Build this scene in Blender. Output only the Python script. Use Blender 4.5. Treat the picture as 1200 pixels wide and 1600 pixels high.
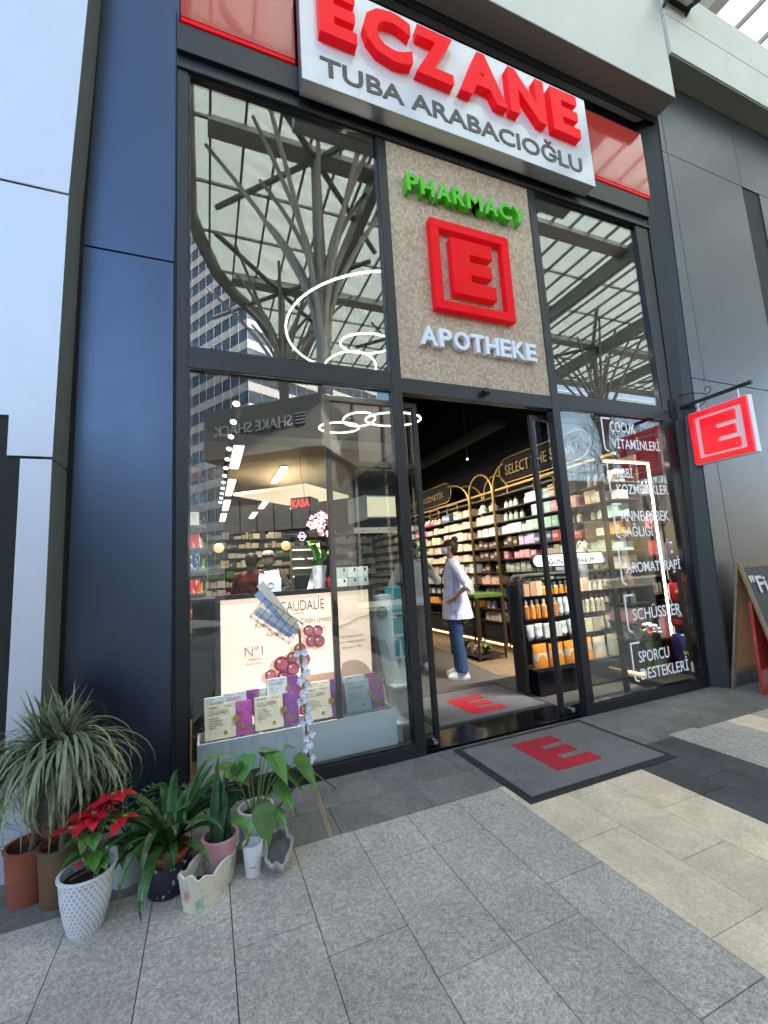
import bpy, bmesh, math, random
from mathutils import Matrix, Vector, Euler
R = math.radians; PI = math.pi
rnd = random.Random(7)
for o in list(bpy.data.objects): bpy.data.objects.remove(o)
SC = bpy.context.scene; COL = SC.collection

# ---------------------------------------------------------------- camera, sky, sun, exposure
cd = bpy.data.cameras.new('camera'); cam = bpy.data.objects.new('camera', cd); COL.objects.link(cam)
cam.location = (0.1165, -3.0545, 1.35); cam.rotation_euler = (1.70428234, 0.05904996, -0.381346)
cd.sensor_fit = 'HORIZONTAL'; cd.sensor_width = 36; cd.lens = 20.4; cd.clip_end = 3000; cd.clip_start = .05
SC.camera = cam
SUN = Vector((0.42, 0.72, 0.54)).normalized()
w = bpy.data.worlds.new('World'); SC.world = w; w.use_nodes = True
nt = w.node_tree; bg = nt.nodes['Background']
sky = nt.nodes.new('ShaderNodeTexSky'); sky.sky_type = 'NISHITA'; sky.sun_disc = False
sky.sun_elevation = math.asin(SUN.z); sky.sun_rotation = math.atan2(SUN.x, SUN.y); sky.altitude = 50
sky.dust_density = 1.6; tint = nt.nodes.new('ShaderNodeVectorMath'); tint.operation = 'MULTIPLY'; tint.inputs[1].default_value = (1.1, 1.0, .89)
nt.links.new(sky.outputs[0], tint.inputs[0]); nt.links.new(tint.outputs[0], bg.inputs[0]); bg.inputs[1].default_value = 0.14
sl = bpy.data.lights.new('sun', 'SUN'); sl.energy = 3.6; sl.angle = R(.5); sl.color = (1, .95, .88)
so = bpy.data.objects.new('sun', sl); COL.objects.link(so); so.rotation_euler = SUN.to_track_quat('Z', 'Y').to_euler()
SC.view_settings.view_transform = 'Standard'; SC.view_settings.look = 'None'; SC.view_settings.gamma = 1
SC.view_settings.exposure = 2.78
SC.render.engine = 'CYCLES'; cy = SC.cycles
cy.max_bounces = 8; cy.transparent_max_bounces = 24; cy.caustics_reflective = False; cy.caustics_refractive = False
cy.use_denoising = True; cy.sample_clamp_indirect = 6

# ---------------------------------------------------------------- materials
MATS = {}
def mat(name, col=(.5, .5, .5), rough=.6, metal=0, spec=.5, noise=0, nscale=20, bump=0, emis=0, ecol=None, objvar=0, islvar=0, sheen=0, coat=0):
    if name in MATS: return MATS[name]
    m = bpy.data.materials.new(name); m.use_nodes = True; n = m.node_tree.nodes; L = m.node_tree.links
    p = n['Principled BSDF']; p.inputs['Roughness'].default_value = rough; p.inputs['Metallic'].default_value = metal
    p.inputs['Specular IOR Level'].default_value = spec; p.inputs['Coat Weight'].default_value = coat
    c4 = (*col, 1); p.inputs['Base Color'].default_value = c4
    src = None
    tc = n.new('ShaderNodeTexCoord')
    if noise or bump:
        tx = n.new('ShaderNodeTexNoise'); tx.inputs['Scale'].default_value = nscale; tx.inputs['Detail'].default_value = 6; tx.inputs['Roughness'].default_value = .65
        L.new(tc.outputs['Object'], tx.inputs['Vector'])
    val = None
    if noise:
        mr = n.new('ShaderNodeMapRange'); mr.inputs[1].default_value = .3; mr.inputs[2].default_value = .7
        mr.inputs[3].default_value = 1 - noise; mr.inputs[4].default_value = 1 + noise; L.new(tx.outputs[0], mr.inputs[0]); val = mr.outputs[0]
    for amt, kind in ((objvar, 'o'), (islvar, 'i')):
        if amt:
            if kind == 'o': s = n.new('ShaderNodeObjectInfo').outputs['Random']
            else: s = n.new('ShaderNodeNewGeometry').outputs['Random Per Island']
            m2 = n.new('ShaderNodeMapRange'); m2.inputs[3].default_value = 1 - amt; m2.inputs[4].default_value = 1 + amt; L.new(s, m2.inputs[0])
            if val:
                mu = n.new('ShaderNodeMath'); mu.operation = 'MULTIPLY'; L.new(val, mu.inputs[0]); L.new(m2.outputs[0], mu.inputs[1]); val = mu.outputs[0]
            else: val = m2.outputs[0]
    if val:
        vm = n.new('ShaderNodeVectorMath'); vm.operation = 'SCALE'; vm.inputs[0].default_value = col; L.new(val, vm.inputs['Scale']); L.new(vm.outputs[0], p.inputs['Base Color'])
    if bump:
        b = n.new('ShaderNodeBump'); b.inputs['Strength'].default_value = bump; b.inputs['Distance'].default_value = .004; L.new(tx.outputs[0], b.inputs['Height']); L.new(b.outputs[0], p.inputs['Normal'])
    if emis:
        p.inputs['Emission Color'].default_value = (*(ecol or col), 1); p.inputs['Emission Strength'].default_value = emis
    MATS[name] = m; return m
def glassmat(name, ior=1.9, tint=(.86, .9, .89), rough=0.0):
    m = bpy.data.materials.new(name); m.use_nodes = True; n = m.node_tree.nodes; L = m.node_tree.links; n.clear()
    o = n.new('ShaderNodeOutputMaterial'); t = n.new('ShaderNodeBsdfTransparent'); t.inputs[0].default_value = (*tint, 1)
    g = n.new('ShaderNodeBsdfGlossy'); g.inputs['Roughness'].default_value = rough; g.inputs[0].default_value = (1, 1, 1, 1)
    lw_ = n.new('ShaderNodeLayerWeight'); lw_.inputs[0].default_value = .5; pw = n.new('ShaderNodeMath'); pw.operation = 'POWER'; pw.inputs[1].default_value = 5; L.new(lw_.outputs['Facing'], pw.inputs[0])
    f0 = ((ior - 1) / (ior + 1)) ** 2; f = n.new('ShaderNodeMath'); f.operation = 'MULTIPLY_ADD'; f.inputs[1].default_value = 1 - f0; f.inputs[2].default_value = f0; L.new(pw.outputs[0], f.inputs[0]); mx = n.new('ShaderNodeMixShader')
    L.new(f.outputs[0], mx.inputs[0]); L.new(t.outputs[0], mx.inputs[1]); L.new(g.outputs[0], mx.inputs[2]); L.new(mx.outputs[0], o.inputs[0])
    MATS[name] = m; return m

mat('black_frame', (.012, .014, .018), .38, 0, .5, noise=.1, nscale=6)
mat('dark_clad', (.07, .094, .145), .3, .9, .5, noise=.04, nscale=2)
mat('wall_clad', (.115, .125, .145), .34, .85, .5, noise=.05, nscale=1.5)
mat('light_clad', (.58, .60, .67), .45, .35, .5, noise=.03, nscale=2.5)
mat('jamb_dark', (.032, .035, .034), .42, .5, noise=.05, nscale=3)
mat('gold_dim', (.10, .065, .025), .5, .5)
mat('clad_edge', (.16, .175, .16), .5, .3, .5, noise=.04, nscale=3)
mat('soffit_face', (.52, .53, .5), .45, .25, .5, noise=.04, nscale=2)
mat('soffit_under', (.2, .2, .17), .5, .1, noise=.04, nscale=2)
mat('joint_black', (.006, .006, .008), .7)
mat('joint_grit', (.05, .045, .04), .9, noise=.6, nscale=60)
mat('red_panel', (.42, .035, .03), .12, 0, .6, noise=.04, nscale=3, coat=.6)
mat('red_acrylic', (.75, .003, .010), .36, 0, .1, coat=.04, emis=.02, ecol=(1, .005, .02))  # slight red emission added to keep the acrylic saturated
mat('red_letter', (.75, .004, .012), .35, 0, .1, coat=.04, emis=.03, ecol=(1, .005, .02))  # slight emission added so the letters stay saturated under sky sheen
mat('red_glow', (.8, .008, .02), .2, 0, .5, emis=.08, ecol=(1, .01, .02))
mat('green_acrylic', (.07, .5, .01), .25)
mat('white_acrylic', (.8, .81, .86), .25, 0, .5)
mat('sign_white', (.6, .62, .66), .14, 0, .6, noise=.02, nscale=4, coat=.5)
mat('sign_grey', (.07, .065, .065), .4)
mat('white_paint', (.72, .73, .73), .4, noise=.02, nscale=9)
mat('white_plinth', (.62, .68, .72), .35, noise=.02, nscale=5)
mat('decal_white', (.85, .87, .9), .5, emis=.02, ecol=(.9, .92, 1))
mat('rubber', (.02, .02, .022), .8, noise=.2, nscale=60)
mat('gold', (.20, .135, .045), .42, .85, noise=.08, nscale=12)
mat('brass_pole', (.42, .3, .13), .28, .9, noise=.1, nscale=20)
mat('chrome', (.75, .75, .78), .15, 1)
mat('black_matte', (.008, .008, .009), .6)
mat('black_gloss', (.008, .008, .01), .12, 0, .6, noise=.2, nscale=4)
mat('ceiling_dark', (.0025, .0025, .003), .9, 0, .2)
mat('ceiling_brown', (.13, .12, .105), .8, noise=.05, nscale=3)
mat('shelf_dark', (.02, .018, .015), .5)
mat('terracotta', (.26, .07, .035), .65, noise=.12, nscale=15)
mat('bronze_pot', (.16, .09, .05), .45, .2, noise=.15, nscale=12)
mat('soil', (.03, .018, .012), .95, noise=.5, nscale=70, bump=1)
mat('pot_white', (.72, .72, .75), .3, noise=.03, nscale=9)
mat('pot_blue', (.55, .62, .64), .35, noise=.03, nscale=9)
mat('pot_pink', (.6, .3, .34), .4, noise=.05, nscale=9)
mat('bark', (.16, .11, .08), .85, noise=.35, nscale=40, bump=.6)
mat('leaf_drac', (.16, .19, .10), .45, islvar=.45, noise=.2, nscale=25)
mat('leaf_dark', (.028, .085, .018), .32, islvar=.4, noise=.25, nscale=18)
mat('leaf_mid', (.055, .15, .025), .35, islvar=.4, noise=.3, nscale=18)
mat('leaf_snake', (.035, .09, .04), .4, islvar=.2, noise=.6, nscale=45)
mat('leaf_yellow', (.16, .24, .03), .4, islvar=.3)
mat('bract_red', (.5, .006, .02), .5, islvar=.3, noise=.2, nscale=30)
mat('petal_white', (.72, .74, .82), .5, islvar=.08)
mat('petal_orchid', (.5, .25, .33), .5, islvar=.4)
mat('stone_shell', (.36, .34, .3), .8, noise=.35, nscale=30, bump=1)
mat('stone_inside', (.13, .12, .11), .75, noise=.2, nscale=20)
mat('metal_silver', (.5, .5, .5), .3, .9)
mat('lamp_warm', (1, .85, .6), .5, emis=1.2, ecol=(1, .83, .6))
mat('lamp_ring', (1, .95, .85), .5, emis=1.5, ecol=(1, .93, .82))
mat('lamp_spot', (1, .95, .85), .5, emis=1.8, ecol=(1, .95, .88))
mat('led_warm', (1, .75, .45), .5, emis=1.2, ecol=(1, .62, .28))
mat('lamp_cream', (1, .85, .6), .5, emis=.14, ecol=(1, .84, .58))
mat('lamp_globe', (.9, .55, .25), .5, emis=.16, ecol=(1, .55, .22))
mat('neon_red', (.9, .02, .02), .5, emis=.4, ecol=(1, .03, .02))
mat('neon_pink', (.9, .5, .9), .5, emis=.6, ecol=(.8, .4, 1))
mat('lamp_green', (.8, 1, .8), .5, emis=.4, ecol=(.8, 1, .8))
mat('poster_bg', (.8, .6, .5), .4, emis=.15, ecol=(1, .69, .53), noise=.05, nscale=3)
mat('print_brown', (.22, .14, .11), .6)
mat('print_rose', (.62, .3, .27), .6)
mat('grape_dark', (.22, .02, .05), .4, noise=.5, nscale=30, islvar=.4)
mat('grape_light', (.62, .12, .2), .4, noise=.3, nscale=40, islvar=.2)
mat('poster_shadow', (.72, .42, .33), .5, emis=.07, ecol=(1, .5, .36))
mat('poster_jar', (.62, .34, .25), .5, emis=.045, ecol=(1, .6, .43))
mat('poster_jar_light', (.85, .74, .64), .5, emis=.13, ecol=(1, .76, .6))
mat('pack_cream', (.78, .70, .54), .45, noise=.03, nscale=20)
mat('pack_ice', (.56, .65, .72), .45, noise=.03, nscale=20)
mat('pack_purple', (.22, .05, .26), .35, noise=.5, nscale=14)
mat('pack_magenta', (.42, .07, .34), .35, noise=.5, nscale=14)
mat('gold_seal', (.45, .3, .06), .3, .7)
mat('plastic_film', (.5, .5, .55), .15, 0, .8)
mat('skin', (.42, .24, .17), .55, noise=.05, nscale=20)
mat('hair_brown', (.045, .022, .012), .5, noise=.4, nscale=60)
mat('hair_black', (.01, .009, .009), .5)
mat('coat_white', (.6, .61, .74), .8, noise=.05, nscale=14, bump=.5)
mat('shirt_white', (.6, .6, .58), .8, noise=.05, nscale=14, bump=.5)
mat('denim', (.02, .055, .14), .85, noise=.3, nscale=40)
mat('navy', (.01, .013, .03), .7)
mat('taupe', (.2, .17, .15), .85, noise=.15, nscale=30)
mat('shoe_white', (.65, .65, .68), .6, noise=.1, nscale=30)
mat('mask_white', (.7, .72, .75), .8)
mat('cloth_black', (.012, .012, .014), .85, noise=.3, nscale=25)
mat('chalk_frame', (.22, .15, .09), .7, noise=.35, nscale=25, bump=.4)
mat('hardboard', (.5, .25, .09), .6, noise=.12, nscale=30)
mat('chalkboard', (.02, .022, .025), .6, noise=.3, nscale=9)
mat('chalk', (.7, .72, .66), .9)
mat('green_top', (.07, .14, .02), .5)
mat('log', (.3, .2, .12), .8, noise=.3, nscale=30)
mat('teal_box', (.05, .38, .46), .45, noise=.05, nscale=10)
mat('blue_leaflet', (.42, .54, .8), .5, noise=.06, nscale=12)
mat('sticker_green', (.05, .22, .09), .5)
mat('paper', (.68, .7, .74), .6)
mat('concrete_pale', (.42, .41, .38), .8, noise=.08, nscale=2)
mat('kiosk_grey', (.23, .22, .2), .6, noise=.05, nscale=1)
mat('kiosk_dark', (.08, .075, .07), .6, noise=.05, nscale=1)
mat('tower_band', (.55, .56, .56), .5, noise=.05, nscale=.3)
mat('steel_grey', (.24, .25, .24), .45, .3, noise=.08, nscale=1.5)
mat('gutter', (.38, .38, .34), .5, .2)
mat('clay_black', (.015, .016, .02), .6)
glassmat('shop_glass', 1.76, (.95, .97, .96))
glassmat('door_glass', 1.5)
glassmat('upper_glass', 2.25, (.93, .95, .94))
m = glassmat('canopy_glass', 1.5, (.5, .55, .52))
_n = m.node_tree.nodes; _L = m.node_tree.links; _o = _n['Material Output']; _s = _o.inputs[0].links[0].from_socket; _t = _n.new('ShaderNodeBsdfTranslucent'); _t.inputs[0].default_value = (.62, .65, .6, 1); _m = _n.new('ShaderNodeMixShader'); _m.inputs[0].default_value = .5
_L.new(_s, _m.inputs[1]); _L.new(_t.outputs[0], _m.inputs[2]); _L.new(_m.outputs[0], _o.inputs[0])
m = glassmat('clear_plastic', 1.45, (.93, .93, .93), .1)
mat('tower_glass', (.09, .12, .15), .12, .6, .8, noise=.5, nscale=.35)
mat('dark_glass', (.015, .018, .02), .08, 0, .9)

def node_mat(name, build):
    m = bpy.data.materials.new(name); m.use_nodes = True
    build(m.node_tree.nodes, m.node_tree.links, m.node_tree.nodes['Principled BSDF']); MATS[name] = m
def granite(base, spk, isl, rough=.75, stain=.14, sc=135):
    def b(n, L, p):
        tc = n.new('ShaderNodeTexCoord')
        a = n.new('ShaderNodeTexNoise'); a.inputs['Scale'].default_value = sc; a.inputs['Detail'].default_value = 4; a.inputs['Roughness'].default_value = .8
        c = n.new('ShaderNodeTexNoise'); c.inputs['Scale'].default_value = 5; c.inputs['Detail'].default_value = 7; c.inputs['Roughness'].default_value = .65; c.inputs['Distortion'].default_value = .6
        d = n.new('ShaderNodeTexNoise'); d.inputs['Scale'].default_value = sc * .33; d.inputs['Detail'].default_value = 3
        for t in (a, c, d): L.new(tc.outputs['Object'], t.inputs['Vector'])
        g = n.new('ShaderNodeNewGeometry')
        def mr(s, lo, hi, a0=.32, a1=.68):
            q = n.new('ShaderNodeMapRange'); q.inputs[1].default_value = a0; q.inputs[2].default_value = a1; q.inputs[3].default_value = lo; q.inputs[4].default_value = hi; L.new(s, q.inputs[0]); return q.outputs[0]
        def mul(x, y):
            q = n.new('ShaderNodeMath'); q.operation = 'MULTIPLY'; L.new(x, q.inputs[0]); L.new(y, q.inputs[1]); return q.outputs[0]
        v = mul(mul(mr(a.outputs[0], 1 - spk, 1 + spk), mr(c.outputs[0], 1 - stain, 1 + stain)), mul(mr(g.outputs['Random Per Island'], 1 - isl, 1 + isl, 0, 1), mr(d.outputs[0], 1 - spk * .6, 1 + spk * .6)))
        vg = n.new('ShaderNodeTexVoronoi'); vg.inputs['Scale'].default_value = sc * 1.25; L.new(tc.outputs['Object'], vg.inputs['Vector']); sg_ = n.new('ShaderNodeSeparateColor'); L.new(vg.outputs['Color'], sg_.inputs[0]); v = mul(v, mr(sg_.outputs[0], 1 - spk * .85, 1 + spk * .85, 0, 1))
        vo = n.new('ShaderNodeTexVoronoi'); vo.inputs['Scale'].default_value = 2.6; L.new(tc.outputs['Object'], vo.inputs['Vector']); v = mul(v, mr(vo.outputs['Distance'], .72, 1, .025, .05))
        e1 = n.new('ShaderNodeTexNoise'); e1.inputs['Scale'].default_value = 1.1; e1.inputs['Detail'].default_value = 8; L.new(tc.outputs['Object'], e1.inputs['Vector']); v = mul(v, mr(e1.outputs[0], .9, 1.08, .4, .62))
        s = n.new('ShaderNodeVectorMath'); s.operation = 'SCALE'; s.inputs[0].default_value = base; L.new(v, s.inputs['Scale'])
        L.new(s.outputs[0], p.inputs['Base Color']); p.inputs['Roughness'].default_value = rough; p.inputs['Specular IOR Level'].default_value = .35
        bm = n.new('ShaderNodeBump'); bm.inputs['Strength'].default_value = .35; bm.inputs['Distance'].default_value = .002; L.new(a.outputs[0], bm.inputs['Height']); L.new(bm.outputs[0], p.inputs['Normal'])
    return b
node_mat('granite_grey', granite((.43, .388, .342), .28, .08, stain=.12))
node_mat('granite_beige', granite((.72, .58, .42), .12, .09, stain=.14))
node_mat('granite_dark', granite((.18, .172, .158), .2, .14, stain=.22))
node_mat('granite_black', granite((.075, .074, .075), .2, .2, stain=.2))
node_mat('mat_fibre', granite((.17, .165, .16), .3, 0, .95, .06, 260))
node_mat('mat_fibre_in', granite((.13, .13, .14), .45, 0, .95, .06, 260))
node_mat('mat_red', granite((.42, .02, .035), .3, 0, .95, .05, 260))
def tiles(n, L, p):
    tc = n.new('ShaderNodeTexCoord'); sp = n.new('ShaderNodeVectorMath'); sp.operation = 'SCALE'; sp.inputs['Scale'].default_value = 1 / .0265
    L.new(tc.outputs['Object'], sp.inputs[0]); fl = n.new('ShaderNodeVectorMath'); fl.operation = 'FLOOR'
    xz = n.new('ShaderNodeSeparateXYZ'); L.new(sp.outputs[0], xz.inputs[0]); cb = n.new('ShaderNodeCombineXYZ'); L.new(xz.outputs[0], cb.inputs[0]); L.new(xz.outputs[2], cb.inputs[1])
    L.new(cb.outputs[0], fl.inputs[0]); wn = n.new('ShaderNodeTexWhiteNoise'); L.new(fl.outputs[0], wn.inputs[0])
    cr = n.new('ShaderNodeValToRGB'); e = cr.color_ramp; e.elements[0].color = (.42, .30, .205, 1); e.elements[1].color = (.64, .495, .355, 1); L.new(wn.outputs['Value'], cr.inputs[0])
    fr = n.new('ShaderNodeVectorMath'); fr.operation = 'FRACTION'; L.new(cb.outputs[0], fr.inputs[0]); s2 = n.new('ShaderNodeSeparateXYZ'); L.new(fr.outputs[0], s2.inputs[0])
    m = None
    for k in (0, 1):
        q = n.new('ShaderNodeMath'); q.operation = 'GREATER_THAN'; q.inputs[1].default_value = .07; L.new(s2.outputs[k], q.inputs[0])
        if m is None: m = q.outputs[0]
        else:
            r = n.new('ShaderNodeMath'); r.operation = 'MULTIPLY'; L.new(m, r.inputs[0]); L.new(q.outputs[0], r.inputs[1]); m = r.outputs[0]
    mx = n.new('ShaderNodeMix'); mx.data_type = 'RGBA'; L.new(m, mx.inputs[0]); mx.inputs[6].default_value = (.2, .17, .14, 1); L.new(cr.outputs[0], mx.inputs[7])
    L.new(mx.outputs[2], p.inputs['Base Color']); p.inputs['Roughness'].default_value = .45
    b = n.new('ShaderNodeBump'); b.inputs['Strength'].default_value = .6; b.inputs['Distance'].default_value = .003; L.new(m, b.inputs['Height']); L.new(b.outputs[0], p.inputs['Normal'])
node_mat('mosaic', tiles)
def woodfloor(n, L, p):
    tc = n.new('ShaderNodeTexCoord'); mp = n.new('ShaderNodeMapping'); mp.inputs['Rotation'].default_value = (0, 0, .785); L.new(tc.outputs['Object'], mp.inputs[0])
    br = n.new('ShaderNodeTexBrick'); br.inputs['Scale'].default_value = 6; br.inputs['Color1'].default_value = (.22, .165, .10, 1); br.inputs['Color2'].default_value = (.15, .11, .068, 1); br.inputs['Mortar'].default_value = (.12, .09, .05, 1); br.inputs['Mortar Size'].default_value = .015
    L.new(mp.outputs[0], br.inputs[0]); L.new(br.outputs[0], p.inputs['Base Color']); p.inputs['Roughness'].default_value = .5
node_mat('herringbone', woodfloor)
def plaid(n, L, p):
    tc = n.new('ShaderNodeTexCoord'); sp = n.new('ShaderNodeSeparateXYZ'); L.new(tc.outputs['Object'], sp.inputs[0]); acc = None
    for k in (0, 2):
        s = n.new('ShaderNodeMath'); s.operation = 'MULTIPLY'; s.inputs[1].default_value = 9; L.new(sp.outputs[k], s.inputs[0])
        f = n.new('ShaderNodeMath'); f.operation = 'FRACT'; L.new(s.outputs[0], f.inputs[0]); g = n.new('ShaderNodeMath'); g.operation = 'GREATER_THAN'; g.inputs[1].default_value = .5; L.new(f.outputs[0], g.inputs[0])
        if acc is None: acc = g.outputs[0]
        else:
            a = n.new('ShaderNodeMath'); a.operation = 'ADD'; L.new(acc, a.inputs[0]); L.new(g.outputs[0], a.inputs[1]); acc = a.outputs[0]
    h = n.new('ShaderNodeMath'); h.operation = 'MULTIPLY'; h.inputs[1].default_value = .5; L.new(acc, h.inputs[0])
    cr = n.new('ShaderNodeValToRGB'); cr.color_ramp.elements[0].color = (.3, .01, .02, 1); cr.color_ramp.elements[1].color = (.03, .02, .025, 1); L.new(h.outputs[0], cr.inputs[0]); L.new(cr.outputs[0], p.inputs['Base Color']); p.inputs['Roughness'].default_value = .9
node_mat('plaid', plaid)
def weave(n, L, p):   # white basket-weave pot with grey slots
    tc = n.new('ShaderNodeTexCoord'); sp = n.new('ShaderNodeSeparateXYZ'); L.new(tc.outputs['Object'], sp.inputs[0])
    at = n.new('ShaderNodeMath'); at.operation = 'ARCTAN2'; L.new(sp.outputs[1], at.inputs[0]); L.new(sp.outputs[0], at.inputs[1])
    cb = n.new('ShaderNodeCombineXYZ'); a = n.new('ShaderNodeMath'); a.operation = 'MULTIPLY'; a.inputs[1].default_value = 1.4; L.new(at.outputs[0], a.inputs[0]); L.new(a.outputs[0], cb.inputs[0])
    z = n.new('ShaderNodeMath'); z.operation = 'MULTIPLY'; z.inputs[1].default_value = 30; L.new(sp.outputs[2], z.inputs[0]); L.new(z.outputs[0], cb.inputs[1])
    br = n.new('ShaderNodeTexBrick'); br.inputs['Scale'].default_value = 2.2; br.inputs['Mortar Size'].default_value = .12; br.inputs['Brick Width'].default_value = .62; br.inputs['Row Height'].default_value = 1.0
    br.inputs['Color1'].default_value = (.36, .39, .43, 1); br.inputs['Color2'].default_value = (.5, .53, .57, 1); br.inputs['Mortar'].default_value = (.75, .75, .77, 1); L.new(cb.outputs[0], br.inputs[0])
    L.new(br.outputs[0], p.inputs['Base Color']); p.inputs['Roughness'].default_value = .4
    b = n.new('ShaderNodeBump'); b.inputs['Strength'].default_value = .5; b.inputs['Distance'].default_value = .004; L.new(br.outputs['Fac'], b.inputs['Height']); L.new(b.outputs[0], p.inputs['Normal'])
node_mat('basket_weave', weave)
def floral(n, L, p):
    tc = n.new('ShaderNodeTexCoord'); a = n.new('ShaderNodeTexNoise'); a.inputs['Scale'].default_value = 14; a.inputs['Detail'].default_value = 4; L.new(tc.outputs['Object'], a.inputs[0])
    cr = n.new('ShaderNodeValToRGB'); e = cr.color_ramp; e.elements[0].position = .33; e.elements[0].color = (.25, .42, .34, 1); e.elements[1].position = .72; e.elements[1].color = (.55, .25, .22, 1)
    for ps, c in ((.42, (.62, .6, .46, 1)), (.6, (.66, .62, .5, 1))): q = e.elements.new(ps); q.color = c
    L.new(a.outputs[0], cr.inputs[0]); L.new(cr.outputs[0], p.inputs['Base Color']); p.inputs['Roughness'].default_value = .45
node_mat('floral_tin', floral)
def speckpot(n, L, p):
    tc = n.new('ShaderNodeTexCoord'); v = n.new('ShaderNodeTexVoronoi'); v.inputs['Scale'].default_value = 42; mp = n.new('ShaderNodeMapping'); mp.inputs['Scale'].default_value = (1, 1, .55); L.new(tc.outputs['Object'], mp.inputs[0]); L.new(mp.outputs[0], v.inputs[0])
    cr = n.new('ShaderNodeValToRGB'); cr.color_ramp.elements[0].position = .18; cr.color_ramp.elements[0].color = (.4, .42, .5, 1); cr.color_ramp.elements[1].position = .3; cr.color_ramp.elements[1].color = (.012, .014, .028, 1); L.new(v.outputs['Distance'], cr.inputs[0]); L.new(cr.outputs[0], p.inputs['Base Color'])
    b = n.new('ShaderNodeBump'); b.inputs['Strength'].default_value = .7; b.inputs['Distance'].default_value = .006; L.new(v.outputs['Distance'], b.inputs['Height']); L.new(b.outputs[0], p.inputs['Normal']); p.inputs['Roughness'].default_value = .35
node_mat('speckle_pot', speckpot)
def carton(col, print_col):   # printed carton: front band and fine print lines
    def b(n, L, p):
        tc = n.new('ShaderNodeTexCoord'); sp = n.new('ShaderNodeSeparateXYZ'); L.new(tc.outputs['Generated'], sp.inputs[0])
        w = n.new('ShaderNodeTexNoise'); w.inputs['Scale'].default_value = 9; mp = n.new('ShaderNodeMapping'); mp.inputs['Scale'].default_value = (1.2, 1.2, 4)
        oi = n.new('ShaderNodeObjectInfo'); ad = n.new('ShaderNodeVectorMath'); ad.operation = 'ADD'; L.new(tc.outputs['Generated'], ad.inputs[0]); L.new(oi.outputs['Random'], ad.inputs[1]); L.new(ad.outputs[0], mp.inputs[0]); L.new(mp.outputs[0], w.inputs[0])
        t = n.new('ShaderNodeMapRange'); t.inputs[1].default_value = .58; t.inputs[2].default_value = .62; t.inputs[4].default_value = .6; L.new(w.outputs[0], t.inputs[0])
        mx = n.new('ShaderNodeMix'); mx.data_type = 'RGBA'; L.new(t.outputs[0], mx.inputs[0]); mx.inputs[7].default_value = (*print_col, 1)
        m2 = n.new('ShaderNodeMapRange'); m2.inputs[3].default_value = .62; m2.inputs[4].default_value = 1.25; L.new(oi.outputs['Random'], m2.inputs[0])
        s = n.new('ShaderNodeVectorMath'); s.operation = 'SCALE'; s.inputs[0].default_value = col; L.new(m2.outputs[0], s.inputs['Scale']); L.new(s.outputs[0], mx.inputs[6])
        def cmp(sock, c, e):
            q = n.new('ShaderNodeMath'); q.operation = 'COMPARE'; q.inputs[1].default_value = c; q.inputs[2].default_value = e; L.new(sock, q.inputs[0]); return q.outputs[0]
        def mul(a_, b_):
            q = n.new('ShaderNodeMath'); q.operation = 'MULTIPLY'; L.new(a_, q.inputs[0]); L.new(b_, q.inputs[1]); return q.outputs[0]
        ra = n.new('ShaderNodeMapRange'); ra.inputs[3].default_value = .35; ra.inputs[4].default_value = .7; L.new(oi.outputs['Random'], ra.inputs[0])
        dz = n.new('ShaderNodeMath'); dz.operation = 'SUBTRACT'; L.new(sp.outputs[2], dz.inputs[0]); L.new(ra.outputs[0], dz.inputs[1])
        lab = mul(cmp(dz.outputs[0], 0, .16), cmp(sp.outputs[1], .5, .36))
        m3 = n.new('ShaderNodeMix'); m3.data_type = 'RGBA'; L.new(lab, m3.inputs[0]); L.new(mx.outputs[2], m3.inputs[6]); m3.inputs[7].default_value = (*[min(.8, c * .35 + .38) for c in print_col], 1)
        wv = n.new('ShaderNodeTexWave'); wv.bands_direction = 'Z'; wv.inputs['Scale'].default_value = 5; wv.inputs['Distortion'].default_value = 3; L.new(ad.outputs[0], wv.inputs[0])
        th = n.new('ShaderNodeMath'); th.operation = 'GREATER_THAN'; th.inputs[1].default_value = .72; L.new(wv.outputs['Fac'], th.inputs[0])
        ln = mul(mul(lab, th.outputs[0]), cmp(sp.outputs[1], .45, .26)); m4 = n.new('ShaderNodeMix'); m4.data_type = 'RGBA'; L.new(ln, m4.inputs[0]); L.new(m3.outputs[2], m4.inputs[6]); m4.inputs[7].default_value = (*[c * .4 for c in col], 1)
        L.new(m4.outputs[2], p.inputs['Base Color']); p.inputs['Roughness'].default_value = .45
    return b
PC = {'cream': ((.62, .52, .38), (.3, .2, .12)), 'white': ((.66, .66, .64), (.3, .35, .5)), 'mint green': ((.3, .5, .38), (.6, .7, .6)), 'pale blue': ((.36, .48, .52), (.6, .7, .72)),
      'peach': ((.6, .34, .22), (.7, .55, .4)), 'pink': ((.6, .24, .25), (.75, .55, .5)), 'red': ((.4, .03, .04), (.7, .5, .4)), 'dark brown': ((.05, .028, .02), (.3, .2, .1)),
      'lilac': ((.4, .32, .52), (.7, .65, .75)), 'green': ((.06, .2, .06), (.5, .6, .3)), 'amber': ((.85, .27, .02), (.75, .5, .2)), 'navy blue': ((.02, .05, .14), (.5, .55, .6)), 'grey green': ((.22, .26, .2), (.5, .5, .45))}
for k, (a, b_) in PC.items(): node_mat('carton_' + k, carton(a, b_))
def MT(x): return MATS[x]

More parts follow.
